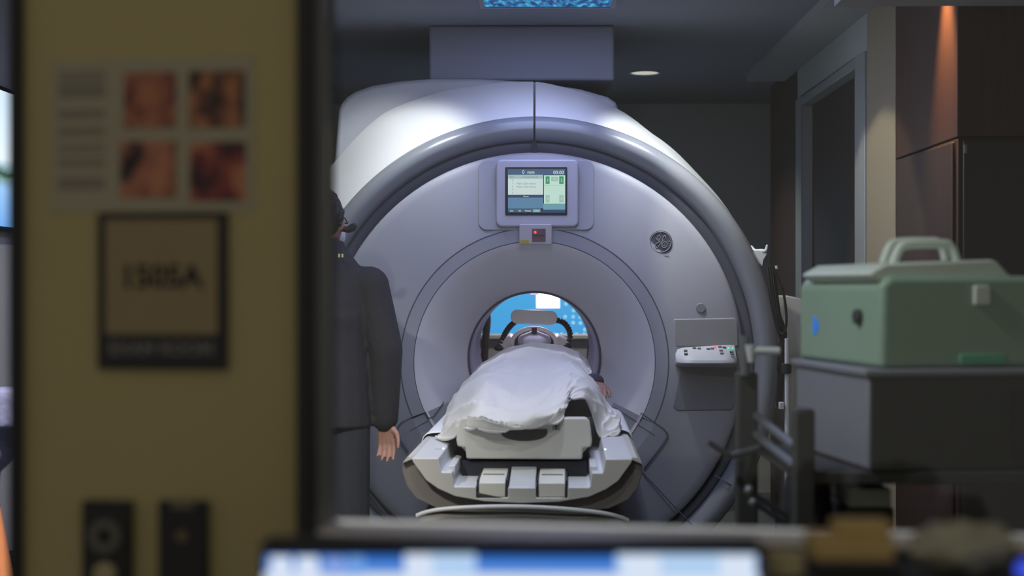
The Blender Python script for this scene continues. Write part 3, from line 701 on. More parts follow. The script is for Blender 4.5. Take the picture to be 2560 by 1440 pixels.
def person_body(name, J, m, parent, voxel=0.006, curl=0.35):
    mb = MB(); torso(mb, J)
    head(mb, J['head'], J['hup'], J['hfw']); mb.cap(J['neck'], 0.058, Vector(J['head']) - Vector(J['hup'])*0.06 , 0.054)
    for k in 'lr':
        limb(mb, [J['sh'+k], J['el'+k], J['wr'+k]], [0.056, 0.043, 0.030])
        hand(mb, J['wr'+k], J['hd'+k], J['hn'+k], J['ht'+k], curl)
        limb(mb, [J['hp'+k], J['kn'+k], J['an'+k]], [0.088, 0.058, 0.040])
        mb.cap(J['an'+k] , 0.040, Vector(J['an'+k]) + (Vector(J['to'+k])-Vector(J['an'+k]))*0.15, 0.042); mb.cap(Vector(J['an'+k]) + Vector((0, 0, -0.03)) if J.get('stand') else J['an'+k], 0.036, J['to'+k], 0.030)
    return obj(name, remesh(mb, voxel, 2), m, parent)
def eyes(J, parent):
    c = Vector(J['head']); up = Vector(J['hup']).normalized(); fw = Vector(J['hfw']).normalized(); la = fw.cross(up)
    for k in (-1, 1): obj('eye', MB().ball(c + la*0.031*k + fw*0.086 + up*0.008, 0.0105, n=10), mat('eye_dark', (60, 50, 46), 0.2), parent)

# --- technician standing with the back to us
YT = 5.92
def tp(px, py, dy=0.0): 
    p = at(px, py, YT); return Vector((p.x, YT+dy, p.z))
TXc = AX(797, YT)
J = dict(stand=True, pelvis=(TXc+.01, YT, 0.93), chest=(TXc+.005, YT, 1.30), neck=(TXc, YT+.01, 1.525), head=(TXc+.015, YT+.035, 1.685), hup=(0, 0.05, 1), hfw=(0.25, 1, -0.12),
         shl=(TXc-.185, YT, 1.44), shr=(TXc+.205, YT, 1.430), ell=(TXc-.26, YT+.02, 1.17), elr=(TXc+.272, YT-.02, 1.175), wrl=(TXc-.25, YT+.1, 0.91), wrr=(TXc+.262, YT+.03, 0.885),
         hdl=(0.0, 0.1, -1), hdr=(0.10, 0.05, -1), hnl=(1, 0, 0), hnr=(-0.35, -0.9, 0), htl=1, htr=-1,
         hpl=(TXc-.085, YT, 0.90), hpr=(TXc+.10, YT, 0.90), knl=(TXc-.10, YT+.02, 0.49), knr=(TXc+.115, YT+.02, 0.49), anl=(TXc-.10, YT-.02, 0.09), anr=(TXc+.12, YT-.02, 0.09), tol=(TXc-.11, YT+.16, 0.045), tor=(TXc+.14, YT+.16, 0.045))
tech = thing('person', 'person in dark jacket seen from behind standing left of the patient table', 'person', (TXc, YT, 0))
hc_ = Vector(J['head']); fw_ = Vector(J['hfw']).normalized()
person_body('body', J, m_skin, tech, 0.0055, 0.28); eyes(J, tech)
obj('glasses', MB().tube([hc_ + fw_*0.10 + Vector((.06, 0, .012)), hc_ + Vector((.084, 0, .018)), hc_ - fw_*0.03 + Vector((.082, 0, .010))], .003, 6).tube([hc_ + fw_*0.10 + Vector((-.06, 0, .012)), hc_ + Vector((-.084, 0, .018)), hc_ - fw_*0.03 + Vector((-.082, 0, .010))], .003, 6).tube([hc_ + fw_*0.10 + Vector((.06, 0, .012)), hc_ + fw_*0.112 + Vector((0, 0, .012)), hc_ + fw_*0.10 + Vector((-.06, 0, .012))], .003, 6), m_black, tech)
jk = MB(); torso(jk, J, 0.028, -0.10, 0.93)
la = Vector((1, 0, 0)); dd = Vector((0, 1, 0))
loft(jk, [(Vector((TXc+.01, YT, 0.865)), la, dd, .205, .15), (Vector((TXc+.01, YT, 0.98)), la, dd, .198, .145), (Vector((TXc+.005, YT, 1.2)), la, dd, .195, .14), (Vector((TXc, YT, 1.36)), la, dd, .205, .14), (Vector((TXc, YT, 1.45)), la, dd, .20, .115), (Vector((TXc, YT, 1.51)), la, dd, .165, .10), (Vector((TXc+.005, YT, 1.55)), la, dd, .128, .09), (Vector((TXc+.01, YT+.005, 1.585)), la, dd, .098, .082), (Vector((TXc+.01, YT+.01, 1.61)), la, dd, .086, .078)])
for k, s in (('l', -1), ('r', 1)):
    limb(jk, [Vector(J['sh'+k]) + Vector((-0.05*s, 0, 0.005)), J['sh'+k], J['el'+k], Vector(J['wr'+k]) + Vector((0, 0, 0.012))], [0.075, 0.078, 0.068, 0.055])
jo = obj('jacket', remesh(jk, 0.008, 3), m_jacket, tech)
obj('emblem', MB().box(-0.010, -0.003, -0.002, 0.002, -0.007, 0.007).box(0.003, 0.010, -0.002, 0.002, -0.007, 0.007).xf(Matrix.Translation(at(852, 639, YT-0.13))), mat('emblem_yellow', (196, 190, 130), 0.6), jo)
tr = MB(); torso(tr, J, 0.018, -0.10, 0.45)
for k in 'lr': limb(tr, [J['hp'+k], J['kn'+k], Vector(J['an'+k]) + Vector((0, 0, 0.02))], [0.108, 0.088, 0.075])
obj('trousers', remesh(tr, 0.009, 3), m_trous, tech)
for k in 'lr': obj('shoe', remesh(MB().cap(Vector(J['an'+k])+Vector((0, -.03, -.04)), .047, Vector(J['to'+k])+Vector((0, .01, 0.002)), .042).cap(J['an'+k], .05, Vector(J['an'+k])+Vector((0, 0, -.03)), .05), 0.007, 2), m_black, tech)
hr = MB(); hc = Vector(J['head'])
fwv = Vector(J['hfw']).normalized()
hr.ball(hc - fwv*0.020 + Vector((0, 0, 0.030)), 0.086, 0.098, 0.104, 24)
hr.ball(hc - fwv*0.042 - Vector((0, 0, 0.012)), 0.078, 0.062, 0.070, 20)
for k in range(90):
    a = random.uniform(-2.2, 2.2); b_ = random.uniform(-0.45, 1.45)
    dv = Vector((math.sin(a)*math.cos(b_), -math.cos(a)*math.cos(b_), math.sin(b_)))
    c_ = hc - fwv*0.02 + Vector((dv.x*0.083, dv.y*0.094, 0.028 + dv.z*0.100))
    hr.cap(c_, 0.010, c_ + Vector((dv.y*.02, -dv.x*.02, -0.028)), 0.006, 8)
obj('hair', remesh(hr, 0.004, 1), m_hair, tech)
sm = MB()
for k in range(7): sm.ball(at(866+3.2*k, 574-abs(k-3)*1.5, YT+0.02) + Vector((0, 0, random.uniform(-.008, .008))), 0.013, n=10)
sm.cap(at(848, 570, YT+.02), 0.014, at(868, 574, YT+.02), 0.011)
obj('hair_tuft', remesh(sm, 0.004, 1), m_hair, tech)
msk = MB(); msk.ball(hc + fwv*0.062 - Vector((0, 0, .045)), 0.066, 0.06, 0.062, 18)
obj('face_mask', msk, m_plast, tech, smooth=80)

# --- patient lying on the cradle, feet towards the camera
def tw(x, y, z): return TM @ Vector((x, y, z))
PB = CT + 0.10; KZ = 0.78; SH = 0.20
def pq(x, y, z): return tw(x, y+SH, z)
def unk(p): return Vector((p.x, p.y, CT + (p.z-CT)/KZ))
J2 = dict(pelvis=pq(0, -0.32, PB+.02), chest=pq(0, 0.10, PB+.03), neck=pq(0, 0.36, PB+.04), head=pq(0.01, 0.53, PB+.10), hup=(TM.to_3x3() @ Vector((0, 1, 0.05))), hfw=Vector((0, 0, 1)),
          shl=pq(-.165, 0.27, PB), shr=pq(.165, 0.27, PB), ell=pq(-.21, -.02, PB-.02), elr=pq(.205, -.05, PB-.02), wrl=pq(-.22, -.26, PB-.02), wrr=unk(at(1486, 953, 6.32)),
          hdl=(0, -1, -.1), hdr=unk(at(1506, 988, 6.12))-unk(at(1486, 953, 6.32)), hnl=(1, 0, -.4), hnr=(-0.35, 0.1, -1), htl=-1, htr=1,
          hpl=pq(-.09, -.36, PB), hpr=pq(.09, -.36, PB), knl=pq(-.11, -.72, PB-.01), knr=pq(.11, -.70, PB+.0), anl=pq(-.11, -1.04, PB-.05), anr=pq(.10, -1.02, PB-.04), tol=pq(-.13, -1.06, PB+.02), tor=pq(.12, -1.06, PB+.05))
def flat(o):
    for v in o.data.vertices: v.co.z = CT + (v.co.z-CT)*KZ
    return o
pt = thing('person', 'patient lying on the table under a white blanket, head inside the scanner bore', 'person', tw(0, -.3, CT))
flat(person_body('body', J2, m_skin, pt, 0.0055, 0.35))
cl_ = MB(); torso(cl_, J2, 0.012, -0.10, 0.93)
for k in 'lr':
    limb(cl_, [J2['hp'+k], J2['kn'+k], J2['an'+k]], [0.095, 0.072, 0.058])
    limb(cl_, [J2['sh'+k], J2['el'+k], J2['wr'+k]], [0.068, 0.056, 0.043])
flat(obj('clothing', remesh(cl_, 0.008, 3), mat('dark_clothes', (52, 48, 66), 0.85, bump=0.3, bscale=30), pt))
hc2 = Vector(J2['head']); up2 = Vector(J2['hup']).normalized()
mk = MB(); rows = []
ctr = at(1336, 860, 7.24)
mM = Matrix((Vector((1, 0, 0)), Vector((0, 1, 0)), Vector((0, 0, 1)))).transposed()
mk.cap(at(1312, 852, 7.22), 0.035, at(1336, 837, 7.22), 0.024); mk.cap(at(1360, 852, 7.22), 0.035, at(1336, 837, 7.22), 0.024); mk.ball(at(1336, 854, 7.17), 0.062, 0.045, 0.035)
obj('face_mask', remesh(mk, 0.005, 3), m_mask, pt)

# --- blanket
CG = [
 [(1090,1091,5.36),(1142,1088,5.08),(1200,1070,4.985),(1255,1074,4.975),(1310,1079,4.97),(1370,1067,4.98),(1408,1040,5.02),(1422,1002,5.22),(1462,990,5.31),(1486,1040,5.42),(1505,1087,5.45),(1548,1080,5.48)],
 [(1104,1074,5.45),(1144,1062,5.14),(1197,1043,5.00),(1252,1043,4.99),(1310,1046,4.985),(1370,1034,5.0),(1412,1002,5.12),(1430,978,5.32),(1464,978,5.40),(1490,1018,5.47),(1512,1062,5.50),(1551,1062,5.53)],
 [(1110,1058,5.62),(1146,1030,5.40),(1195,1006,5.20),(1250,1014,5.22),(1310,1022,5.18),(1370,1004,5.22),(1413,970,5.33),(1434,956,5.45),(1468,963,5.50),(1496,998,5.57),(1520,1038,5.60),(1550,1044,5.62)],
 [(1110,1046,5.76),(1148,1008,5.70),(1203,968,5.62),(1245,974,5.55),(1302,990,5.46),(1360,970,5.52),(1412,944,5.62),(1436,942,5.66),(1470,956,5.70),(1498,984,5.75),(1516,1010,5.78),(1536,1026,5.80)],
 [(1114,1032,5.92),(1142,992,5.95),(1194,952,5.96),(1242,945,5.96),(1302,950,5.96),(1360,940,5.96),(1410,928,5.96),(1436,930,5.96),(1464,942,5.96),(1488,962,5.96),(1502,984,5.96),(1514,1002,5.96)],
 [(1122,1018,6.1),(1146,978,6.2),(1194,936,6.2),(1243,922,6.2),(1300,918,6.2),(1360,912,6.2),(1408,910,6.2),(1435,916,6.2),(1461,930,6.2),(1479,946,6.2),(1485,960,6.2),(1489,976,6.2)],
 [(1138,1000,6.40),(1164,958,6.55),(1202,920,6.55),(1246,899,6.55),(1300,889,6.55),(1360,886,6.55),(1405,890,6.55),(1435,900,6.55),(1460,916,6.55),(1475,934,6.55),(1482,948,6.55),(1484,962,6.55)],
 [(1168,962,6.85),(1192,930,7.0),(1217,901,7.02),(1252,879,7.02),(1290,863,7.02),(1340,859,7.02),(1400,862,7.02),(1438,877,7.02),(1462,896,7.02),(1476,918,7.02),(1481,936,7.02),(1483,950,7.02)],
 [(1172,975,6.95),(1196,945,7.08),(1222,915,7.12),(1256,893,7.13),(1292,877,7.14),(1340,871,7.14),(1398,875,7.14),(1434,890,7.13),(1458,910,7.12),(1472,930,7.1),(1478,945,7.1),(1480,958,7.1)],
]
CGW = [[at(*p) for p in r] for r in CG]
NU, NV = 130, 110
def sheet_pt(u, v):
    cols = [crom([CGW[i][j] for i in range(len(CGW))], v) for j in range(12)]
    return crom(cols, u)
rows = []
for i in range(NV+1):
    v = i/NV
    cols = [crom([CGW[k][j] for k in range(len(CGW))], v) for j in range(12)]
    row = []
    for j in range(NU+1):
        u = j/NU; p = crom(cols, u)
        fr_ = max(0, 1-v*2.4)                     # more folds on the front drape
        sidew = max(0, abs(u-0.5)*2-0.45)
        n1 = noise.noise(Vector((u*6 + v*4, v*5 - u*3, 1.3))); n2 = noise.noise(Vector((u*17 - v*11, v*10 + u*4, 4.1)))
        def ridge(a, b, c): return (1-abs(noise.noise(Vector((a, b, c)))))**5
        rg = ridge(u*4.2 + v*6.0, v*3.2 - u*1.5, 7.7); rg2 = ridge(u*9 - v*8, v*7 + u*2, 2.9)
        topw = 1-max(fr_, min(1, sidew*1.6))
        d = 0.004*n1 + 0.002*n2 + fr_*(0.030*rg + 0.011*rg2 - 0.014) + sidew*(0.030*rg + 0.016*rg2 - 0.014) + topw*(0.014*rg + 0.008*rg2 - 0.008)
        if i == 0 or j in (0, NU): d *= 0.5
        row.append(p + Vector((0, -0.35*d, 0.9*d)))
    rows.append(row)
tag(obj('blanket', MB().grid(rows), m_sheet, None, smooth=80, thick=0.007), 'crumpled white blanket draped over the patient lying on the table', 'blanket')
# linen laid across the rails beneath the blanket
sx = [(-0.392, .842), (-0.386, .866), (-0.372, .880), (-0.34, .884), (-0.30, .884), (-0.262, .90), (-0.238, .935), (-0.215, CT+.017), (-0.1, CT+.005), (0, CT+.005), (0.1, CT+.005), (0.215, CT+.017), (0.238, .945), (0.262, .925), (0.30, .90), (0.34, .89), (0.372, .884), (0.386, .872), (0.394, .85)]
rows = []
for i in range(41):
    y = -1.17 + 0.95*i/40
    row = []
    for k, (x, z) in enumerate(sx):
        n1 = noise.noise(Vector((x*7, y*6, 2.2)))
        ed = 0.03*n1 if i == 0 else 0
        row.append(TM @ Vector((x, y + (0.10 if x > .25 else 0) + ed, z + 0.003 + (0.006*abs(n1) if abs(x) > .25 else 0))))
    rows.append(row)
tag(obj('bed_sheet', MB().grid(rows), m_linen, None, smooth=80, thick=0.003, sub=1), 'flat white linen sheet over the table rails underneath the crumpled blanket', 'sheet')

# --- head coil with mirror
hcl = thing('head_coil', 'beige head coil with mirror plate on two black flexible arms in the bore', 'head coil', tw(0.0, 0.5, CT))
def arcpts(cx, cy, rx, ry, a0, a1, n, Y): return [at(cx+rx*math.cos(R(a0+(a1-a0)*k/n)), cy-ry*math.sin(R(a0+(a1-a0)*k/n)), Y) for k in range(n+1)]
o_ = arcpts(1335, 862, 62, 46, 0, 180, 30, 7.16); i_ = arcpts(1335, 864, 52, 38, 0, 180, 30, 7.16)
def band(pa, pb, dy):
    mb = MB(); n = len(pa)
    rows = [pa, pb, [p+Vector((0, dy, 0)) for p in pb], [p+Vector((0, dy, 0)) for p in pa], pa]
    return mb.grid(rows)
obj('coil_rim', band(o_, i_, 0.05), m_tan, hcl, smooth=40)
o2 = arcpts(1335, 866, 52, 44, 0, 180, 30, 7.23); i2 = arcpts(1335, 870, 44, 34, 0, 180, 30, 7.23)
obj('coil_inner_rim', band(o2, i2, 0.06), m_brown, hcl, smooth=40)
obj('center_bar', MB().box(AX(1329, 7.15), AX(1342, 7.15), 7.15, 7.30, AZ(834, 7.15), AZ(818, 7.15)), m_brown, hcl, 0.003)
for s in (-1, 1):
    obj('coil_side', MB().prism([(at(1335+s*x, y, 7.2).x, at(1335+s*x, y, 7.2).z) for x, y in ((48, 846), (62, 838), (86, 852), (90, 905), (52, 905))], 7.17, 7.60), m_tan, hcl, 0.006)
obj('coil_base', MB().box(tw(-.16, 0, 0).x, tw(.16, 0, 0).x, 7.1, 7.7, CT+.001, CT+0.03), m_brown, hcl, 0.006)
mp_ = at(1335, 793, 7.12)
mi = MB().rrect(-0.112, 0.112, -0.0365, 0.0365, 0.034, -0.006, 0.006)
mi.xf(Matrix.Translation(mp_) @ Matrix.Rotation(R(2.2), 4, 'Y') @ Matrix.Rotation(R(-24), 4, 'X'))
obj('mirror_plate', mi, mat('mirror_plate', (250, 242, 238), 0.4), hcl, 0.003)
for P in ([at(1289, 803, 7.13), at(1276, 815, 7.15), at(1265, 830, 7.17), at(1256, 848, 7.18), at(1248, 870, 7.18)],
          [at(1390, 800, 7.13), at(1408, 806, 7.15), at(1421, 822, 7.17), at(1425, 842, 7.18), at(1416, 868, 7.18)]):
    g = MB(); N = 13
    for k in range(N):
        p = crom(P, k/(N-1)); t_ = (crom(P, min(1, (k+.5)/(N-1)))-crom(P, max(0, (k-.5)/(N-1)))).normalized()
        g.tube([p-t_*.008, p-t_*.0035, p+t_*.0035, p+t_*.008], [0.007, 0.0145, 0.0145, 0.007], 12)
    obj('flexible_arm', g, m_arm, hcl)
    obj('arm_clamp', MB().ball(P[-1], 0.026, 0.02, 0.016, 12), m_arm, hcl)

# ------------------------------------------------------------------ seated person and television at the far left
tvY0, tvY1 = 5.60, 6.60; tz1, tz0 = 2.235, 1.675
tv = thing('television', 'wall mounted television showing a lake and trees under a pale sky', 'television', (LX, 6.1, 1.95))
obj('shell', MB().box(LX+0.004, LX+0.05, tvY0-0.02, tvY1+0.02, tz0-0.02, tz1+0.02), m_black, tv, 0.004)
tvm = ramp_mat('lake_picture', [(0.0, (104, 160, 226)), (0.30, (150, 194, 240)), (0.385, (120, 150, 150)), (0.42, (50, 80, 60)), (0.47, (150, 180, 190)), (0.53, (226, 240, 250)), (1.0, (205, 228, 246))], 'Z', 1.15, 9, 0.06)
obj('picture', MB().box(LX+0.05, LX+0.054, tvY0, tvY1, tz0, tz1), tvm, tv)
SX, SY = -1.715, 4.15
J3 = dict(pelvis=(SX, SY, 0.53), chest=(SX, SY+.02, 0.88), neck=(SX, SY+.03, 1.13), head=(SX, SY+.06, 1.275), hup=(0, 0.1, 1), hfw=(0.1, 1, 0),
          shl=(SX-.17, SY+.02, 1.07), shr=(SX+.17, SY+.02, 1.07), ell=(SX-.23, SY+.05, .80), elr=(SX+.135, SY+.06, .84), wrl=(SX-.2, SY+.25, .66), wrr=(SX+.20, SY+.07, .53),
          hdl=(0.3, 1, -.3), hdr=(0.1, 0.1, -1), hnl=(0, 0, -1), hnr=(-1, 0, 0), htl=1, htr=-1,
          hpl=(SX-.09, SY+.02, .53), hpr=(SX+.09, SY+.02, .53), knl=(SX-.11, SY+.42, .53), knr=(SX+.10, SY+.42, .53), anl=(SX-.11, SY+.42, .10), anr=(SX+.10, SY+.42, .10), tol=(SX-.11, SY+.58, .045), tor=(SX+.10, SY+.58, .045))
sp_ = thing('person', 'seated person in lavender top with one bare arm at the left edge', 'person', (SX, SY, 0))
J3['stand'] = True
person_body('body', J3, m_skin2, sp_, 0.0065, 0.3); eyes(J3, sp_)
tp_ = MB(); torso(tp_, J3, 0.022, -0.10, 0.93)
for k in 'lr':
    a, b_ = Vector(J3['sh'+k]), Vector(J3['el'+k])
    limb(tp_, [a, a.lerp(b_, .42)], [0.075, 0.085])
tp_.box(SX+.09, SX+.30, SY-.06, SY+.11, AZ(1070, SY), AZ(975, SY))
obj('top', remesh(tp_, 0.009, 2), m_scrub, sp_)
tr = MB(); torso(tr, J3, 0.014, -0.10, 0.45)
for k in 'lr': limb(tr, [J3['hp'+k], J3['kn'+k], J3['an'+k]], [0.10, 0.078, 0.062])
obj('trousers', remesh(tr, 0.010, 2), m_trous, sp_)
hr = MB(); hr.ball(Vector(J3['head'])+Vector((0, -.02, .02)), .088, .1, .11, 20); hr.ball(Vector(J3['head'])+Vector((0, -.05, -.05)), .07, .05, .09, 16)
obj('hair', remesh(hr, .008, 1), m_hair, sp_)
for k in 'lr': obj('shoe', remesh(MB().cap(Vector(J3['an'+k])+Vector((0, -.03, -.045)), .045, J3['to'+k], .042), 0.008, 2), m_black, sp_)
chn = thing('swivel_chair', 'black swivel chair under the seated person at the left edge', 'chair', (SX, SY, 0))
obj('seat', MB().rrect(SX-.23, SX+.23, 0.36, 0.425, .03, SY-.2, SY+.26), m_rubber, chn, .015)
obj('backrest', MB().rrect(SX-.21, SX+.21, 0.52, 0.94, .05, SY-.26, SY-.215), m_rubber, chn, .015)
obj('column', MB().cyl((SX, SY, .08), (SX, SY, .36), .028), m_chrome, chn)
obj('back_bar', MB().box(SX-.03, SX+.03, SY-.25, SY-.23, .36, .6), m_rubber, chn)
for k in range(5):
    a = 2*math.pi*k/5+.3; e_ = Vector((SX+.27*math.cos(a), SY+.27*math.sin(a), .06))
    obj('base_arm', MB().tube([(SX, SY, .09), e_], [.025, .016]), m_black, chn)
    obj('caster', MB().cyl(e_+Vector((-.012, 0, -.032)), e_+Vector((.012, 0, -.032)), .028), m_black, chn)

# ------------------------------------------------------------------ equipment cart at the right
crt = thing('equipment_cart', 'dark metal equipment cart with side rails right of the scanner', 'cart', (0.9, 3.3, 0))
Yfar, Ynear = 3.5, 3.0
xf_, xn_ = AX(1866, Yfar), AX(2008, Ynear)
ztop = AZ(930, Yfar)
obj('post', MB().box(xf_-.025, xf_+.025, Yfar-.02, Yfar+.02, 0.06, ztop), m_darkfab, crt, .006)
obj('post', MB().box(xn_-.021, xn_+.021, Ynear-.02, Ynear+.02, 0.06, AZ(1020, Ynear)), m_darkfab, crt, .006)
obj('post', MB().box(1.30, 1.34, Yfar-.02, Yfar+.02, 0.06, 1.12), m_darkfab, crt, .006)
obj('post', MB().box(1.30, 1.34, Ynear-.02, Ynear+.02, 0.06, 1.12), m_darkfab, crt, .006)
obj('upper_tube', MB().cyl((AX(1858, Yfar), Yfar-.03, AZ(936, Yfar)), (AX(1858, Yfar), Yfar-.03, AZ(838, Yfar)), .0105), m_chrome, crt)
for za, zb_ in ((1037, 1118), (1085, 1165)):
    obj('side_rail', MB().tube([at(1888, za, Yfar), at(1990, zb_, Ynear)], .0105, 10), m_chrome, crt)
obj('shelf', MB().box(xn_-.01, 1.33, Ynear-.01, Yfar+.01, 1.025, 1.05), m_darkfab, crt, .003)
obj('shelf', MB().box(xn_-.01, 1.33, Ynear-.01, Yfar+.01, 0.80, 0.825), m_darkfab, crt, .003)
obj('shelf', MB().box(xn_-.01, 1.33, Ynear-.01, Yfar+.01, 0.20, 0.225), m_darkfab, crt, .003)
for x, y in ((xf_, Yfar), (xn_, Ynear), (1.32, Yfar), (1.32, Ynear)):
    obj('caster', MB().cyl((x-.012, y, .035), (x+.012, y, .035), .035), m_black, crt)
cl2 = obj('clamp', MB().tube([at(1878, 905, Yfar-.05), at(1876, 862, Yfar-.05)], [.008, .013], 12), m_plast, crt)
obj('clamp_rod', MB().tube([at(1884, 876, Yfar-.05), at(1948, 878, Yfar-.05)], .0095, 12), m_plast, cl2)
lv = obj('lever', MB().tube([at(1772, 1106, Yfar-.06), at(1800, 1124, Yfar-.06), at(1830, 1142, Yfar-.06)], .007, 10), m_darkfab, crt)
obj('lever_arm', MB().tube([at(1828, 1140, Yfar-.06), at(1905, 1117, Yfar-.02)], .0085, 10), m_chrome, lv)
# grey storage bin on the cart
bn = thing('storage_bin', 'grey plastic storage bin on the cart under the green case', 'bin', (0.95, 3.25, 1.05))
A = at(2168, 935, 2.98); B = at(1984, 872, 3.44); dv = Vector((A.x-B.x, A.y-B.y, 0)).normalized(); rt = Vector((-dv.y, dv.x, 0))
BM = Matrix.Translation((A.x, A.y, 0)) @ Matrix((Vector((rt.x, rt.y, 0)), Vector((-dv.x, -dv.y, 0)), Vector((0, 0, 1)))).transposed().to_4x4()
LB = (Vector((A.x, A.y))-Vector((B.x, B.y))).length
obj('body', MB().box(0.004, 0.60, 0.004, LB-.004, 1.052, 1.252).xf(BM), m_bin, bn, .008)
rm = MB(); rm.box(-0.006, 0.61, -0.006, LB+.006, 1.243, 1.256)
obj('rim', rm.xf(BM), m_bin, bn, .003)
obj('front_panel', MB().box(0.006, 0.598, -0.004, 0.0035, 1.054, 1.240).xf(BM), m_darkfab, bn, .002)  # dark sheet over the bin front, its unlit look put into the colour
obj('label_plate', MB().box(0.30, 0.58, -0.007, -0.0045, 1.075, 1.215).xf(BM), m_black, bn)
# green carry case
A2 = at(2203, 915, 3.0); B2 = at(1998, 865, 3.44); dv = Vector((A2.x-B2.x, A2.y-B2.y, 0)).normalized(); rt = Vector((-dv.y, dv.x, 0))
CM = Matrix.Translation((A2.x, A2.y, 0)) @ Matrix((Vector((rt.x, rt.y, 0)), Vector((-dv.x, -dv.y, 0)), Vector((0, 0, 1)))).transposed().to_4x4()
LC = (Vector((A2.x, A2.y))-Vector((B2.x, B2.y))).length
cs_ = thing('carry_case', 'pale green plastic carry case with white handle on the grey bin', 'case', (A2.x+.2, 3.2, 1.257))
cz0, cz1 = 1.257, 1.445
obj('body', MB().prism([(0, cz0), (0.52, cz0), (0.52, cz1-.02), (0.50, cz1), (0.02, cz1), (0, cz1-.02)], 0, LC).xf(CM), m_case, cs_, .012, seg=3)
obj('lid', MB().prism([(0.0, cz1-.012), (0.30, cz1-.004), (0.265, cz1+.030), (0.25, cz1+.034), (0.02, cz1+.026), (-0.02, cz1+.004)], 0.02, LC-.06).xf(CM), m_caselid, cs_, .006)
hP = [(0.07, cz1+.02), (0.085, cz1+.055), (0.105, cz1+.066), (0.17, cz1+.068), (0.20, cz1+.064), (0.215, cz1+.03)]
hv = [Vector((x, 0.10, z)) for x, z in hP]
obj('handle', MB().tube([crom(hv, k/24) for k in range(25)], .010, 10).xf(CM), m_caselid, cs_)
hv = [Vector((x+.025, 0.20, z+.008)) for x, z in hP]
obj('handle', MB().tube([crom(hv, k/24) for k in range(25)], .010, 10).xf(CM), m_caselid, cs_)
obj('knob', MB().cyl((-0.012, 0.105, 1.360), (0.002, 0.105, 1.360), .016).xf(CM), m_darkfab, cs_, .003)
bo = [(0.36+0.03*math.cos(R(a))*-1, 1.335+.021*math.sin(R(a))) for a in range(-90, 91, 15)]
obj('blue_half_oval', MB().prism(bo, -0.002, 0.001, 'YZ').xf(CM), m_blue, cs_)  # half oval in blue with a faint even emission
obj('latch', MB().box(0.20, 0.235, -0.008, 0.004, 1.385, 1.425).xf(CM), m_caselid, cs_, .003)
obj('latch', MB().box(0.17, 0.27, -0.004, 0.004, 1.265, 1.285).xf(CM), mat('case_strip', (96, 170, 140), 0.5), cs_, .002)
# things on the lower shelf
bgx = AX(1938, 3.05)
un = thing('suction_unit', 'black rounded device with two pale knobs on the lower left of the cart', 'device', (0.6, 3.1, .825))
obj('body', remesh(MB().cap((0.575, 3.14, .90), .062, (0.575, 3.14, 1.0), .05).box(.52, .63, 3.08, 3.2, .828, .9), .006, 3), m_rubber, un)
for px, py in ((1873, 1226), (1884, 1256)): obj('knob', MB().ball(at(px, py, 3.06), .0105, n=12), m_chrome, un)
obj('stalk', MB().tube([at(1873, 1226, 3.06), at(1890, 1240, 3.08), Vector((.55, 3.12, .93))], .006).tube([at(1884, 1256, 3.06), Vector((.55, 3.12, .91))], .006), m_chrome, un)
bxz = AZ(1270, 3.0)
tag(obj('cardboard_box', MB().box(AX(2125, 3.02), AX(2228, 3.02), 3.02, 3.2, bxz, AZ(1221, 3.02)), mat('box_grey_green', (120, 126, 118), .8), None, .002), 'small pale grey box sitting on a black box on the cart shelf', 'box')
tag(obj('instrument_box', MB().box(AX(2120, 3.02), AX(2236, 3.02), 3.02, 3.22, .826, bxz-.001), m_black, None, .004), 'low black box on the cart shelf beneath the small pale box', 'box')

# ------------------------------------------------------------------ control room side
psn = thing('wall_poster', 'white poster with a text column and four photographs on the yellow wall', 'poster', PM @ Vector((pu(380), -0.001, pz(380, 340))))
def pbox(name, a, b, c, d, m, par, w0, w1, bev=0):
    u0, zt = pw(a, c, w0); u1, zb_ = pw(b, d, w0)
    return obj(name, MB().box(u0, u1, w0, w1, zb_, zt).xf(PM), m, par, bev)
pbox('paper', 128, 634, 152, 528, m_paper, psn, -0.0015, -0.0003)
for y0, y1 in ((180, 186), (196, 202), (212, 218), (224, 230), (236, 242), (276, 282), (288, 294), (320, 326), (332, 338), (362, 367), (374, 379), (398, 404), (410, 416), (444, 450), (456, 462), (466, 472)):
    pbox('text_line', 146, 262, y0, y1, m_ink, psn, -0.002, -0.0014)
def photo(name, seed, ca, cb, cd, sc_=2.2):
    m = bpy.data.materials.new(name); m.use_nodes = True; nt = m.node_tree; b = nt.nodes['Principled BSDF']
    tc = nt.nodes.new('ShaderNodeTexCoord'); mp = nt.nodes.new('ShaderNodeMapping'); mp.inputs['Location'].default_value = (seed, seed*2.3, seed*.7)
    n = nt.nodes.new('ShaderNodeTexNoise'); n.inputs['Scale'].default_value = sc_; n.inputs['Detail'].default_value = 2
    cr_ = nt.nodes.new('ShaderNodeValToRGB'); el = cr_.color_ramp.elements; el.new(.5)
    for e_, (p, c) in zip(el, ((.36, cd), (.5, cb), (.62, ca))): e_.position = p; e_.color = rgb(*c)
    nt.links.new(tc.outputs['Generated'], mp.inputs[0]); nt.links.new(mp.outputs[0], n.inputs[0]); nt.links.new(n.outputs[0], cr_.inputs[0]); nt.links.new(cr_.outputs[0], b.inputs['Base Color'])
    b.inputs['Roughness'].default_value = .5
    return m
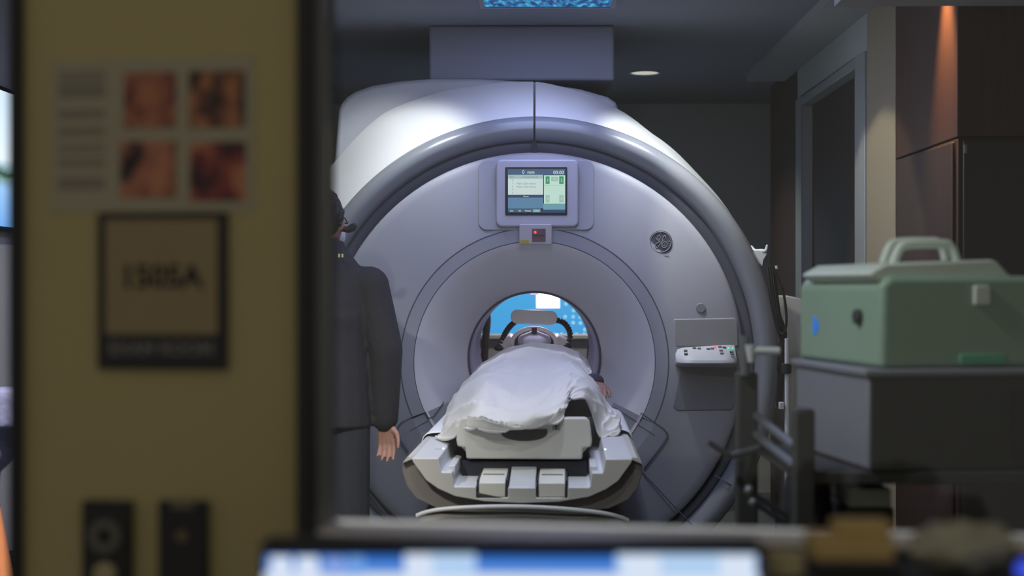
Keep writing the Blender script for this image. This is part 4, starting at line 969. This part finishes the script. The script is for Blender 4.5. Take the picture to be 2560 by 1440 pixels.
for (a, b_, c, d), m in (((310, 440, 182, 318), photo('photo_a', 1.0, (176, 112, 72), (150, 86, 66), (84, 34, 30))), ((472, 612, 178, 318), photo('photo_b', 3.4, (170, 110, 70), (110, 66, 50), (34, 26, 26))),
                        ((300, 440, 354, 494), photo('photo_c', 6.1, (190, 124, 90), (160, 98, 74), (30, 22, 24), 1.6)), ((474, 614, 356, 502), photo('photo_d', 9.7, (184, 118, 80), (140, 60, 54), (60, 28, 34), 1.6))):
    pbox('photograph', a, b_, c, d, m, psn, -0.0022, -0.0014)
sg = thing('room_sign', 'black framed room number sign 1505A below the poster on the yellow wall', 'sign', PM @ Vector((pu(400), -0.004, pz(400, 720))))
pbox('back_plate', 243, 567, 533, 925, m_signb, sg, -0.007, -0.0003, .001)
pbox('number_insert', 264, 543, 550, 836, m_signp, sg, -0.0082, -0.0068)
def ptext(s, px, py, hpx, m, wv, par):
    u, z = pw(px, py, wv); s_ = 1.75*hpx/F_PX*1.0
    return text('lettering', s, hpx/F_PX*1.78*1.38, PM @ Matrix.Translation((u, wv, z)) @ FACE, m, par, .0002, bold=.03)
ptext('1505A', 402, 694, 58, m_tsign, -0.0086, sg); ptext('EXAM ROOM', 402, 873, 33, m_signt, -0.0076, sg)
for a, b_, lab in ((203, 326, 'left black hardware plate with a ring dial low on the yellow wall'), (394, 516, 'right black hardware plate with a small pale dot low on the yellow wall')):
    t = thing('switch_plate', lab, 'switch plate', PM @ Vector((pu((a+b_)/2), -0.01, pz(300, 1360))))
    pbox('plate', a, b_, 1252, 1500, m_signb, t, -0.012, -0.0003, .002)
    u, z = pw((a+b_)/2, 1340, -0.013)
    if a < 300:
        obj('dial', MB().lathe([(.0085, 0), (.0095, -.006), (.020, -.006), (.021, 0)], (u, -.012, z), 32).xf(PM), mat('dial_grey', (98, 94, 84), .5), t)
        u, z = pw((a+b_)/2, 1435, -0.013); obj('button', MB().cyl((u, -.02, z), (u, -.01, z), .014).xf(PM), m_beigeb, t, .002)
    else:
        obj('dot', MB().cyl((u, -.015, z), (u, -.011, z), .007).xf(PM), mat('dot_tan', (110, 96, 66), .5), t)
        u0, zt = pw(428, 1250, -.013); u1, zb_ = pw(484, 1272, -.013)
        obj('label_strip', MB().box(u0, u1, -.014, -.0118, zb_, zt).xf(PM), mat('strip_grey', (110, 104, 88), .6), t)

# desk, monitor and the clutter beside it
dk = thing('desk', 'dark control room desk below the observation window', 'desk', (0.2, 1.2, 0))
obj('top', MB().box(-0.55, 0.95, 0.85, 1.56, 0.72, 0.75), m_wood2, dk, .004)
for x, y in ((-.5, .9), (.9, .9), (-.5, 1.5), (.9, 1.5)): obj('leg', MB().box(x-.025, x+.025, y-.025, y+.025, 0, .72), m_black, dk)
YM = 1.40
mo = thing('monitor', 'computer monitor with blue and white screen at the bottom of the window', 'monitor', (0, YM, .75))
mx0, mx1 = AX(650, YM), AX(1906, YM); mz1 = AZ(1352, YM)
obj('shell', MB().rrect(mx0, mx1, mz1-.30, mz1, .006, YM, YM+.03), m_black, mo, .003)
sx0, sx1 = AX(664, YM), AX(1892, YM); sz1 = AZ(1390, YM)
msc = obj('screen', MB().box(sx0, sx1, YM-.002, YM+.001, mz1-.285, sz1), em('desk_blue', (44, 110, 200), 1.0), mo)
def mbx(name, a, b, c, d, m, dy=.003):
    p, q = at(a, c, YM-dy), at(b, d, YM-dy); return obj(name, MB().box(p.x, q.x, YM-dy-.0004, YM-dy, q.z, p.z), m, msc)
e_lt = em('desk_white', (214, 226, 244), 1.0); e_lb = em('desk_light_blue', (176, 206, 240), 1.0); e_mb = em('desk_mid_blue', (84, 136, 214), 1.0)
mbx('window_bar', 660, 1896, 1432, 1500, e_lt); mbx('toolbar', 690, 1560, 1408, 1432, e_mb)
for a, b_ in ((676, 728), (742, 796)): mbx('icon', a, b_, 1392, 1440, e_lt, .004)
mbx('icon', 812, 862, 1394, 1440, em('desk_icon', (130, 160, 224), 1), .004); mbx('icon', 870, 910, 1392, 1440, em('desk_icon2', (112, 158, 226), 1), .004)
mbx('window_tab', 1012, 1190, 1385, 1440, e_lb, .004); mbx('window_tab', 1012, 1080, 1387, 1440, e_lt, .005); mbx('window_tab', 1540, 1890, 1385, 1440, e_lb, .004); mbx('window_tab', 1800, 1884, 1390, 1440, e_lt, .005); mbx('window_tab', 1556, 1650, 1390, 1440, e_lt, .005)
obj('stand', MB().box((mx0+mx1)/2-.03, (mx0+mx1)/2+.03, YM+.031, YM+.05, .757, mz1-.1), m_black, mo)
obj('base', MB().rrect((mx0+mx1)/2-.11, (mx0+mx1)/2+.11, 0.75, 0.757, .003, YM-.06, YM+.12), m_black, mo)
YO = 1.45
ris = tag(obj('desk_riser', MB().box(AX(1900, YO), AX(2700, YO), YO-.06, YO+.09, .751, AZ(1436, YO)), m_black, None, .003), 'black riser box on the desk right of the monitor', 'box')
zt_ = AZ(1436, YO)+.001
ct = thing('cardboard_carton', 'small tan cardboard carton with open flap on the black riser', 'carton', (AX(2140, YO), YO, zt_))
obj('body', MB().box(AX(2032, YO), AX(2238, YO), YO, YO+.05, zt_+.012, AZ(1342, YO)), m_tanbox, ct, .003)
obj('flap', MB().box(AX(2098, YO), AX(2240, YO), YO+.012, YO+.05, AZ(1342, YO), AZ(1311, YO)), m_tanbox, ct, .003)
obj('base_tray', MB().box(AX(2030, YO), AX(2260, YO), YO-.004, YO+.055, zt_, zt_+.012), m_darkfab, ct, .002)
tag(obj('tape_roll', MB().lathe([(.006, 0), (.0185, 0), (.0185, .022), (.006, .022), (.006, 0)], (0, 0, 0), 40).xf(Matrix.Translation((AX(1962, YO), YO+.0, zt_)) @ Matrix.Rotation(math.pi/2, 4, 'X')), m_beigeb), 'beige roll of tape lying between monitor and tan carton', 'roll')
bg = MB().ball((0, 0, 0), 1, 1, 1, 40)
for p in bg.v:
    d = 1 + .28*noise.noise(p*2.3+Vector((3, 1, 2))) + .14*noise.noise(p*6)
    p.x *= .052*d; p.y *= .030*d; p.z *= .023*d
zmn = min(p.z for p in bg.v)
bgm = mat('bag_film', (186, 182, 156), .25, var=.5, scale=25, bump=.4, bscale=30); bgm.node_tree.nodes['Principled BSDF'].inputs['Transmission Weight'].default_value = .25
tag(obj('plastic_bag', bg.xf(Matrix.Translation((AX(2420, YO), YO+.02, zt_-zmn))), bgm, smooth=180), 'crumpled murky plastic bag on the riser at the right edge', 'bag')
bl_ = thing('desk_lamp_bulb', 'small blue glowing lamp on the riser at the bottom right corner', 'lamp', (AX(2566, 1.38), 1.40, zt_))
obj('dome', MB().ball((AX(2566, 1.40), 1.40, zt_+.014), .0105, n=20), mat('blue_dome', (30, 60, 200), .3, emit=(60, 80, 215), estr=.9), bl_)
obj('foot', MB().cyl((AX(2566, 1.40), 1.40, zt_), (AX(2566, 1.40), 1.40, zt_+.006), .012), m_black, bl_)
# red positioning laser from the module onto the head coil
spot('laser', at(1336, 604, 6.60) + Vector((0, 0.0, -0.02)), at(1336, 818, 7.15), 0.6, 1.2, (1, 0.08, 0.12), .3, .001, lm)
